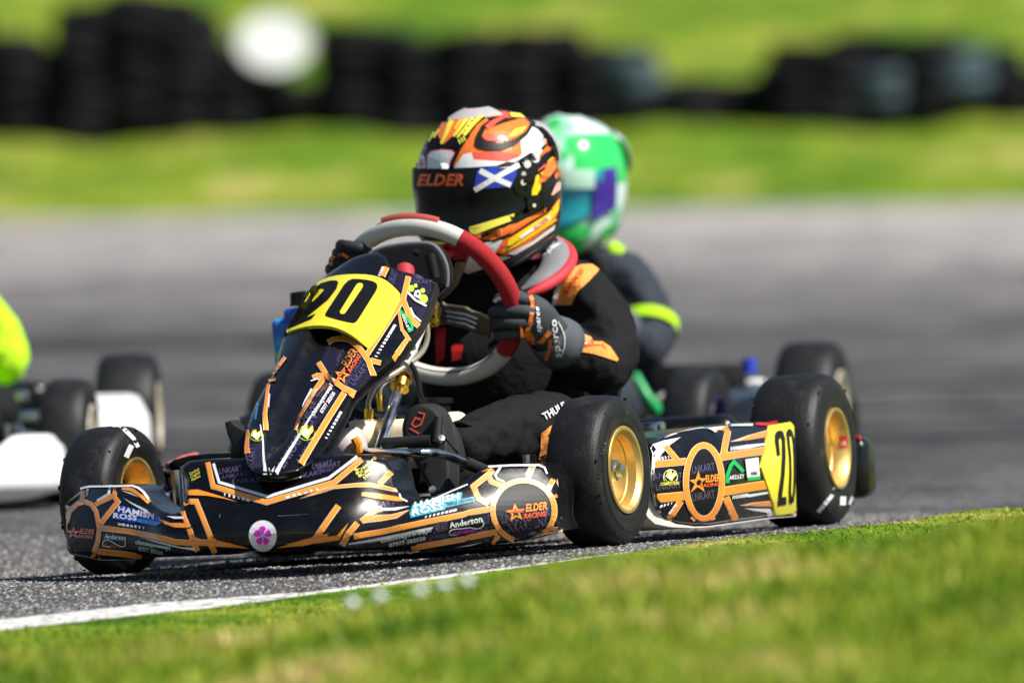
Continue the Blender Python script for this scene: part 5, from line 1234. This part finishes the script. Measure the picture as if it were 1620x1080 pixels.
for a, b, w0, w1 in (((250, 470), (350, 280), 3, 5), ((300, 430), (390, 270), 3, 4), ((370, 490), (470, 260), 4, 8), ((490, 420), (620, 240), 3, 7), ((525, 430), (680, 240), 3, 6)): pH.stroke(Zm('S', [a, ((a[0] + b[0]) / 2 + 5, (a[1] + b[1]) / 2), b]), w0, MT['lemon'], 4, w1=w1)
for a, b in (((430, 300), (420, 380)), ((560, 250), (500, 350))): pH.stroke(Zm('S', [a, b]), 5, MT['yellow'], 3, w1=3)
pH.stroke(Zm('S', [(775, 215), (680, 290), (590, 420)]), 9.5, BK, 4); pH.stroke(Zm('S', [(770, 215), (690, 290), (590, 410)]), 5.5, LM, 5); 
for q in ((545, 470), (570, 455), (592, 440)): pH.stroke(Zm('S', [(q[0] - 8, q[1] - 20), (q[0] + 12, q[1] + 20)]), 2.4, LM, 5)
pH.poly(Zm('S', [(230, 720), (228, 590), (270, 550), (380, 535), (480, 545), (510, 570), (470, 650), (440, 720)]), R_, 3); pH.poly(Zm('S', [(238, 728), (240, 600), (280, 560), (380, 550), (470, 555), (495, 580), (460, 650), (440, 728)]), W_, 4); pH.text('2', z1('S', 310, 670), z1('S', 385, 670), 12, MT['helmet_mint'], 5, .03)
pH.stroke(Zm('S', [(455, 720), (530, 560), (640, 400)]), 4, BK, 3)
pH.poly(Zm('S', [(690, 500), (700, 420), (760, 310), (860, 240), (800, 330), (760, 420), (800, 470), (950, 480), (1080, 440), (1180, 370), (1230, 290), (1260, 300), (1200, 400), (1080, 500), (950, 550), (800, 550), (720, 530)]), BK, 3)
pH.poly(Zm('S', [(760, 400), (850, 280), (960, 240), (1060, 240), (1190, 250), (1200, 330), (1100, 420), (960, 465), (820, 460), (770, 440)]), HO, 2); pH.poly(Zm('S', [(760, 420), (800, 380), (1000, 420), (1000, 460), (820, 460)]), MT['coral'], 3)
pH.poly(Zm('S', [(860, 330), (960, 240), (1110, 250), (1050, 265), (960, 290)]), BK, 4); pH.poly(Zm('S', [(1010, 420), (1080, 350), (1190, 320), (1140, 380), (1060, 420)]), LM, 4); pH.poly(Zm('S', [(1030, 190), (1130, 200), (1180, 240), (1110, 235), (1040, 230)]), LM, 4)
pH.poly(Zm('S', [(800, 210), (870, 170), (1010, 175), (1035, 215), (960, 235), (860, 270), (830, 250)]), BK, 3); pH.poly(Zm('S', [(815, 215), (870, 180), (1000, 182), (1025, 210), (960, 225), (860, 235)]), MT['coral'], 4); pH.poly(Zm('S', [(790, 320), (870, 260), (1010, 200), (1020, 225), (900, 290), (820, 360)]), MT['coral'], 4)
# side flames
pH.poly(Zm('S', [(1345, 540), (1400, 440), (1450, 480), (1440, 540), (1330, 610)]), HO, 1); pH.stroke(Zm('S', [(1340, 540), (1430, 440)]), 5, BK, 2); pH.stroke(Zm('S', [(1325, 640), (1450, 540)]), 6.5, BK, 2); pH.stroke(Zm('S', [(1330, 595), (1450, 510)]), 5, MT['orange_red'], 2)
pH.poly(Zm('S', [(1270, 860), (1280, 800), (1370, 740), (1400, 650), (1490, 570), (1500, 640), (1440, 740), (1440, 780), (1380, 830), (1330, 860), (1330, 920), (1290, 985), (1240, 985), (1245, 930)]), Y_, 2); pH.poly(Zm('S', [(1400, 660), (1500, 590), (1510, 680), (1450, 760), (1370, 850), (1300, 870)]), HO, 3)
pH.poly(Zm('S', [(1300, 740), (1370, 680), (1380, 700), (1300, 755)]), MT['coral'], 3); pH.poly(Zm('S', [(1500, 700), (1525, 760), (1480, 830), (1460, 800)]), MT['orange_red'], 2); pH.poly(Zm('S', [(1430, 985), (1480, 870), (1530, 830), (1520, 930), (1450, 985)]), MT['pink'], 2)
# chin bar
pH.poly(Zm('T', [(635, 370), (1075, 235), (1060, 300), (900, 360), (700, 440), (660, 430), (640, 400)]), LM, 2); pH.stroke(Zm('T', [(640, 385), (740, 375)]), 1, BK, 4); pH.stroke(Zm('T', [(780, 425), (1000, 340)]), 1.8, BK, 4, w1=.5)
pH.poly(Zm('T', [(690, 450), (900, 390), (1030, 345), (1100, 330), (1390, 175), (1370, 230), (1060, 410), (870, 490), (760, 490)]), HO, 2); pH.stroke(Zm('T', [(740, 480), (1050, 400), (1380, 215)]), 2.2, MT['orange_red'], 3); pH.stroke(Zm('T', [(860, 505), (1050, 440), (1440, 190)]), 3, BK, 3)
pH.poly(Zm('T', [(900, 610), (960, 500), (1060, 410), (1420, 210), (1510, 80), (1500, 220), (1460, 330), (1250, 490), (1080, 600), (980, 650)]), MT['orange_red'], 1)
pH.poly(Zm('T', [(995, 545), (1020, 480), (1080, 440), (1400, 230), (1510, 90), (1500, 200), (1420, 310), (1200, 440), (1050, 540)]), Y_, 3); pH.poly(Zm('T', [(1110, 460), (1170, 420), (1410, 250), (1420, 280), (1200, 430), (1130, 480)]), W_, 4); pH.text('ELDER', z1('T', 1270, 390), z1('T', 1400, 290), 5.5, MT['coral'], 5, .02)
pH.stroke(Zm('T', [(960, 600), (1100, 530), (1300, 400), (1480, 290)]), 4.5, Y_, 3, w1=3); pH.stroke(Zm('T', [(980, 590), (1100, 500)]), 1.2, BK, 4)
pH.poly(Zm('T', [(1000, 625), (1250, 500), (1470, 340), (1460, 390), (1260, 530), (1080, 635)]), W_, 2); pH.poly(Zm('T', [(780, 520), (960, 490), (890, 620), (830, 590)]), W_, 2); pH.poly(Zm('T', [(920, 650), (1040, 655), (960, 690)]), W_, 2)
pH.poly(Zm('T', [(75, 450), (120, 490), (450, 520), (330, 545), (100, 520)]), LM, 2); pH.poly(Zm('T', [(340, 550), (500, 540), (520, 620), (420, 690)]), MT['red'], 2); pH.poly(Zm('T', [(580, 790), (640, 645), (770, 770), (620, 815)]), W_, 2)
# visor strip and side plate
pH.poly(Zm('S', [(100, 735), (300, 738), (700, 720), (900, 700), (1110, 660), (1090, 800), (1040, 900), (700, 935), (300, 930), (105, 925)]), BK, 2)
pH.text('ELDER', z1('S', 135, 888), z1('S', 585, 885), 17.5, MT['orange_red'], 4, .045, .28)
pH.poly(Zm('S', [(720, 735), (1110, 670), (1085, 790), (1045, 900), (680, 930)]), MT['blue'], 3); pH.stroke(Zm('S', [(690, 935), (880, 820), (1115, 690)]), 8, W_, 4); pH.stroke(Zm('S', [(740, 745), (880, 820), (1035, 885)]), 8.5, W_, 4)
pH.poly(Zm('S', [(1100, 680), (1230, 575), (1300, 570), (1330, 640), (1290, 740), (1240, 900), (1200, 1010), (1090, 960), (1060, 880), (1090, 800)]), MT['gloss_black'], 2)
for q, r in (((1275, 625), 7), ((1195, 685), 5.6), ((1160, 780), 3.6), ((1155, 860), 4.2)): pH.poly(arc(*z1('S', *q), r, r * 1.1, n=14), MT['offwhite'], 4, 5)
pH.poly(arc(*z1('T', 1262, 155), 2.8, 3, n=10), MT['offwhite'], 4, 5)
pH.build('livery', helmet)

# ---- suit, gloves, collar, boot
pB = Prints(gB.bvh(), .0012)
PO = MT['patch_orange']
pB.poly(Zm('Q', [(585, 345), (600, 270), (640, 205), (680, 160), (740, 134), (795, 132), (836, 160), (785, 220), (730, 270), (690, 345)]), PO, 1, 6); pB.poly(Zm('Q', [(585, 345), (600, 270), (640, 205), (690, 156), (655, 142), (625, 140), (690, 150), (655, 205), (625, 260), (610, 340)]), W_, 2, 6)
pB.stroke(Zm('Q', [(616, 140), (670, 150)]), 5, W_, 2)
pB.text('sparco', z1('Q', 668, 292), z1('Q', 755, 175), 12, MT['red'], 3, .0, .2, hv=(-.75, -.6)); pB.build('shoulder_patch', body); pB = Prints(gB.bvh(), .0012)
pB.poly(Zm('Q', [(690, 478), (740, 495), (790, 520), (800, 540), (850, 545), (890, 570), (935, 635), (925, 645), (880, 630), (800, 605), (740, 595), (735, 580), (712, 575)]), PO, 1, 6); pB.stroke(Zm('Q', [(720, 568), (800, 560), (850, 568), (862, 580)]), 1.2, MT['red'], 3); pB.text('spo', z1('Q', 730, 556), z1('Q', 800, 556), 9, MT['red'], 3, .0, .2)
pB.build('sleeve_patch', body); pB = Prints(gB.bvh(), .0012)
pB.text('THULE', z1('C', 1012, 222), z1('C', 1130, 160), 12, W_, 2, .02)
pB.poly(Zm('C', [(995, 285), (1110, 205), (1100, 330), (1060, 350), (1010, 440), (978, 448), (990, 370)]), PO, 1, 6)
pB.build('leg_patch', body)
pV = Prints(gV.bvh(), .0012); VR = MT['vest_red']
for q in ([(1150, 300), (1230, 345), (1290, 400), (1292, 505), (1235, 495), (1180, 430), (1130, 400)], [(1310, 410), (1420, 440), (1400, 500), (1345, 500)], [(1012, 640), (1068, 640), (1062, 800), (1016, 835)], [(1060, 420), (1150, 400), (1160, 470), (1090, 480)], [(1100, 730), (1160, 730), (1150, 800), (1100, 815)]):
    pV = Prints(gV.bvh(), .0012); pV.poly(Zm('E', q), VR, 1, 6); pV.build('red_panel', vest)
pG = Prints(gG.bvh(), .0010)
GO = MT['glove_orange']
pG.stroke(Zm('U', [(590, 230), (606, 270), (612, 320), (605, 400), (590, 480), (560, 560)]), 6.0, GO, 1)
pG.stroke(Zm('U', [(560, 560), (600, 600), (640, 690), (700, 660), (780, 560)]), 7, GO, 1); pG.poly(Zm('U', [(520, 590), (570, 545), (620, 600), (650, 700), (600, 725), (520, 740), (470, 700), (490, 650)]), GO, 1, 5); pG.stroke(Zm('U', [(785, 640), (770, 740), (740, 835)]), 6, GO, 1)
pG.text('sparco', z1('U', 690, 565), z1('U', 670, 330), 8, W_, 2, .03, .2); pG.poly(Zm('U', [(250, 270), (290, 240), (350, 230), (355, 260), (300, 270), (270, 285)]), W_, 2, 4)
pG.text('sparco', z1('U', 880, 800), z1('U', 830, 450), 11, W_, 2, .02, 0, hv=(-1, .05)); pG.stroke(Zm('U', [(885, 800), (912, 700), (905, 590), (850, 470)]), 1.2, W_, 2, curve=4)
pG.build('glove_print', glove)
pG2 = Prints(gG2.bvh(), .0010); pG2.stroke(Zm('E', [(455, 300), (460, 265), (500, 245)]), 4, GO, 1); pG2.stroke(Zm('E', [(510, 240), (545, 260)]), 4, GO, 1); pG2.build('glove_print', glove2)
pC = Prints(gC.bvh(), .0008)
pC.stroke(Zm('T', [(1240, 690), (1230, 650), (1290, 640), (1350, 650), (1420, 620), (1400, 580), (1530, 530), (1440, 590), (1420, 635)]), 2.4, W_, 1); 
pC.build('brace_logo', collar); pC = Prints(gC.bvh(), .0008)
for q in ((1450, 440), (1490, 425), (1530, 420), (1440, 475), (1480, 465), (1520, 460), (1410, 510), (1450, 505), (1490, 500)): pC.poly(arc(*z1('T', *q), 2.6, 2.2, n=8), BK, 1, 4)
pC.build('brace_print', collar)
pO = Prints(gSo.bvh(), .0008)
RD = MT['boot_red']; pO.stroke(Zm('C', [(345, 175), (380, 185), (360, 240), (330, 255), (310, 240), (330, 205), (360, 215)]), 2.4, RD, 1); pO.stroke(Zm('C', [(300, 260), (350, 290)]), 2.4, RD, 1)
pO.build('sole_print', boot)

# ---- tyre paint marks
def tyre_marks(o, name):
    me = o.data; mw = [np.array(o.parent.matrix_local @ v.co) for v in me.vertices]; g = Geo(); g.add(mw, [tuple(p.vertices) for p in me.polygons]); return Prints(g.bvh(), .0006)
bpy.context.view_layer.update()
def child(e, n): return [c for c in e.children if c.name.split('.')[0] == n][0]
def finish_marks(p, e, m):
    inv = e.matrix_local.inverted(); p.v = [tuple(inv @ Vector(v)) for v in p.v]; p.build('paint_mark', e)
p = tyre_marks(child(wFR, 'tyre'), ''); p.stroke(Zm('A', [(330, 112), (370, 112), (440, 180), (465, 225)]), 6.0, W_, 1); p.stroke(Zm('A', [(400, 280), (430, 215)]), 8.5, W_, 1)
for q in ((370, 350), (372, 375)): p.stroke(Zm('A', [(q[0] - 3, q[1] - 8), (q[0] + 12, q[1] - 8), (q[0] + 2, q[1] + 10)]), 2, MT['lemon'], 1)
finish_marks(p, wFR, None)
p = tyre_marks(child(wRL, 'tyre'), ''); p.stroke(Zm('D', [(1150, 850), (1130, 890), (1060, 975)]), 6, W_, 1); p.stroke(Zm('D', [(1192, 895), (1190, 940)]), 9, W_, 1); p.stroke(Zm('D', [(1240, 895), (1225, 935)]), 4, W_, 1); finish_marks(p, wRL, None)
p = tyre_marks(child(wFL, 'tyre'), ''); p.stroke(Zm('C', [(1518, 205), (1545, 245)]), 3, W_, 1); p.text('VEGA', z1('C', 1325, 430), z1('C', 1345, 330), 5.5, MT['rubber_print'], 1, .01, hv=(-1, -.2)); p.text('10 x 4.5', z1('C', 1310, 590), z1('C', 1322, 500), 5.5, MT['rubber_print'], 1, .01, hv=(-1, -.2)); finish_marks(p, wFL, None)
p = tyre_marks(child(wRL, 'rim'), ''); p.poly(Zm('D', [(1172, 574), (1214, 570), (1216, 630), (1174, 636)]), MT['red'], 1, 4); p.text('35', z1('D', 1182, 622), z1('D', 1208, 618), 6, MT['white'], 2, .03); p.build
inv = wRL.matrix_local.inverted(); p.v = [tuple(inv @ Vector(v)) for v in p.v]; p.build('rim_sticker', wRL)
# ================================================================== the other two karts and their drivers
def copy_tree(o, parent=None, skip=(), remap=None):
    if o.name.split('.')[0] in skip: return None
    c = o.copy(); COL.objects.link(c); c.parent = parent
    if remap and c.type == 'MESH':
        for sl_ in c.material_slots:
            if sl_.material and sl_.material.name in remap:
                k = remap[sl_.material.name]; k = k.get(o.name.split('.')[0], k.get('*')) if isinstance(k, dict) else k
                if k: sl_.link = 'OBJECT'; sl_.material = MT[k]
    for ch in list(o.children): copy_tree(ch, c, skip, remap)
    return c
SK = ('livery', 'figures', 'paint_mark', 'shoulder_patch', 'sleeve_patch', 'leg_patch', 'red_panel', 'glove_print', 'brace_print', 'brace_logo', 'sole_print', 'rim_sticker')
def place(K, px, py, d, loc):
    """kart origin such that the kart point loc appears at a photo position"""
    return at(px, py, d) - K.T @ np.array(loc)
K2 = frame(math.radians(13), 0, 0); O2 = place(K2, 1285, 640, 16.17, (-WB, TR / 2, RRr)); O2[2] = BASE
kart2 = copy_tree(kart, None, SK, {'gold': 'beige_rim', 'airbox_blue': 'green_print', 'offwhite': 'black', 'yellow_plate': {'*': 'gloss_black', 'number_plate': 'gloss_black'}, 'red': 'black', 'coral': 'black', 'red_suede': 'matt_black', 'tan_leather': 'matt_black'})
kart2.matrix_world = Mx(K2, O2)
tag(kart2, 'dark racing kart with pale rear rim and green bar, blurred just behind the leader')
K3 = frame(math.radians(.8), 0, 0); O3 = place(K3, 110, 696, 15.2, (0, TF / 2, RF)); O3[2] = BASE
kart3 = copy_tree(kart, None, SK, {'gold': 'beige_rim', 'gloss_black': {'front_fairing': 'white_plastic', 'side_pod': 'white_plastic', 'pod_nose': 'white_plastic', 'nose_panel': 'white_plastic'}, 'yellow_plate': {'*': 'white_plastic'}, 'red': 'black'})
kart3.matrix_world = Mx(K3, O3)
tag(kart3, 'white bodied racing kart with grey rims, blurred and cut off by the picture edge')
# pieces only these karts show
def part2(name, vf, m, parent): return mesh(name, vf[0], vf[1], MT[m], parent, True, None, 40)
def loc2(px, py, x): 
    d = K2 @ pxray(px, py); c = K2 @ (CAM - O2); return c + d * ((x - c[0]) / d[0])
part2('side_bar', tube([loc2(1003, 592, -.62), loc2(1022, 625, -.62), loc2(1046, 655, -.60), loc2(1080, 668, -.58)], .011, 10), 'green_tube', kart2)
part2('seat_stay', tube([loc2(998, 600, -.70), loc2(1000, 660, -.68)], .011, 10), 'white', kart2)
part2('fuel_filter', tube([loc2(1040, 634, -.70), loc2(1052, 631, -.70), loc2(1076, 629, -.70), loc2(1090, 632, -.70)], [.010, .016, .016, .010], 14), 'offwhite', kart2)
part2('radiator', rbox((.05, .20, .085), .008, 2, tuple(loc2(1105, 607, -.80))), 'matt_black', kart2)
part2('bumper_end', rbox((.05, .045, .05), .014, 3, tuple(loc2(1196, 617, -.80))), 'white', kart2)
part2('cap', tube([loc2(1185, 590, -.80), loc2(1185, 566, -.80)], [.017, .015], 14), 'blue', kart2)
part2('orange_mark', rbox((.004, .03, .02), .001, 1, (-.128, .47, .09)), 'peach', kart3)

def mintf(nt, b):
    t = N(nt, 'ShaderNodeTexCoord'); n = N(nt, 'ShaderNodeTexNoise', i_Scale=14.0, i_Detail=1.0); nt.links.new(t.outputs['Object'], n.inputs['Vector'])
    r = ramp(nt, n.outputs['Fac'], [(.34, (.03, .62, .12)), (.41, (.40, .80, .58)), (.52, (.74, .90, .84))]); nt.links.new(r.outputs[0], b.inputs['Base Color']); b.inputs['Roughness'].default_value = .25; b.inputs['Coat Weight'].default_value = .6
def rider(M, remap, label, skip=SK):
    r = copy_tree(driver, None, skip, remap); r.matrix_world = M
    tag(r, label); return r
MT['mint_shell'] = noise_mat('mint_shell', mintf)
c2 = np.array([at(897, 290, 15.75)])[0]
R2 = frame(math.radians(13), 0, 0); M2 = Mx(R2, O2); hc2 = R2 @ (c2 - O2)
tilt = math.atan2(hc2[1] - HC[1], HC[2] - .1)
Mr = M2 @ Matrix.Translation((0, 0, .1)) @ Matrix.Rotation(-tilt, 4, 'X') @ Matrix.Translation((0, 0, -.1)) @ Matrix.Translation((hc2[0] - HC[0], 0, hc2[2] - HC[2]))
rider2 = rider(Mr, {'suit': 'suit_grey', 'gloss_black': {'helmet': 'mint_shell', 'visor_plate': 'helmet_violet'}, 'visor': 'visor_cyan', 'vest_red': 'suit_grey', 'chrome_glass': 'mint_shell', 'white': 'grey_plastic'},
               'person in dark grey suit with lime sleeve band, green and white helmet', SK + ('neck_brace',))
for w_ in [c for c in kart2.children if c.name.startswith('wheel') and c.location.x > -.5]:
    for r_ in w_.children:
        if r_.name.startswith('rim'): r_.material_slots[0].material = MT['dark_violet']
h2 = [c for c in rider2.children if c.name.startswith('helmet')][0]
def hpatch(name, az0, az1, e0, e1, m, off=.0015, na=20, ne=12): v = helmet_grid(az0, az1, e0, e1, na, ne, off); return mesh(name, v[0], v[1], MT[m], h2)
hpatch('green_panel', .62, 2.2, lambda a: .35 - .1 * a, lambda a: 1.05 - .15 * (a - 1.2) ** 2, 'helmet_green'); hpatch('green_panel', -.25, .18, .50, .72, 'helmet_green'); hpatch('green_panel', -1.2, .9, lambda a: -.90, lambda a: -.46 + .06 * a, 'helmet_green', .003)
hpatch('green_panel', 1.3, 2.4, -.85, lambda a: -.55, 'helmet_green', .003)
hpatch('amber_strip', -1.3, .55, .30, .42, 'helmet_amber', .014); hpatch('visor_end', .95, 1.42, lambda a: -.34 + .35 * (a - .95), lambda a: .30 - .2 * (a - .95), 'helmet_violet', .0135); hpatch('visor_strip', .45, .95, .16, .43, 'helmet_mint', .0140)
# lime bands on the sleeve and shoulder
def band(parent, path, r, name, m): part2(name, tube(path, r, 20, cap=False), m, parent)
u = (Lfm - Lel) / np.linalg.norm(Lfm - Lel)
part2('sleeve_band', tube([Lel * .40 + Lum * .60 + np.array([0, .004, -.006]), Lel * .16 + Lum * .84 + np.array([0, .006, -.006])], [.0665, .068], 28, cap=False), 'suit_lime', rider2)
part2('shoulder_patch', tube([Lsh + np.array([0, -.06, .035]), Lsh + np.array([.01, -.035, .046]), Lsh + np.array([.01, -.015, .040])], [.012, .022, .014], 14), 'suit_lime', rider2)
rider3 = rider(Mx(K3, O3) @ Matrix.Translation((-.08, .065, .0)) @ Matrix.Scale(.86, 4), {'suit': 'suit_lime', 'gloss_black': {'helmet': 'white_plastic'}, 'vest_red': 'suit_lime', 'collar_red': 'black', 'cuff_grey': 'suit_lime'}, 'person in bright lime racing suit driving the white kart, only the elbow in frame')

MT['trousers_black'] = mat('trousers_black', (.010, .010, .012), .85, spec=.2, nscale=200, namt=.2)
b3 = [c for c in rider3.children if c.name.startswith('body')][0]; b3.data = b3.data.copy(); b3.data.materials.append(MT['trousers_black'])
b3.material_slots[0].link = 'OBJECT'; b3.material_slots[0].material = MT['suit_lime']
for p_ in b3.data.polygons:
    if (p_.center.z < .20 and p_.center.x > -.78) or p_.center.x > -.5 and p_.center.z < .30: p_.material_index = 1
# rubber laid down by earlier karts: long faint tyre marks across the far side of the bend
def skid(nt, b):
    g = N(nt, 'ShaderNodeNewGeometry'); n = N(nt, 'ShaderNodeTexNoise', i_Scale=3.0, i_Detail=6.0, i_Roughness=.7); nt.links.new(g.outputs['Position'], n.inputs['Vector'])
    r = ramp(nt, n.outputs['Fac'], [(.35, (.018, .018, .019)), (.65, (.060, .059, .060))]); nt.links.new(r.outputs[0], b.inputs['Base Color']); b.inputs['Roughness'].default_value = .75
MT['skid'] = noise_mat('skid', skid)
for k in range(16):
    y0 = random.uniform(17, 30) if k < 9 else random.uniform(30, 52); xm = random.uniform(-3, 3); L_ = random.uniform(2.2, 6.5); sl_ = random.uniform(-.10, .16); w_ = random.uniform(.10, .17) * (1 if k < 9 else 1.6)
    X = np.linspace(xm - L_ / 2, xm + L_ / 2, 30); Yc = y0 + sl_ * (X - xm) + .02 * (X - xm) ** 2; tp = w_ * np.clip(np.minimum(np.arange(30), 29 - np.arange(30)) / 8, .15, 1)
    V = [(x, y + s * t / 2, BASE + .004) for x, y, t in zip(X, Yc, tp) for s in (-1, 1)]
    tag(mesh('skid_mark', V, [(2 * i, 2 * i + 2, 2 * i + 3, 2 * i + 1) for i in range(29)], MT['skid'], None, False), kind='structure')
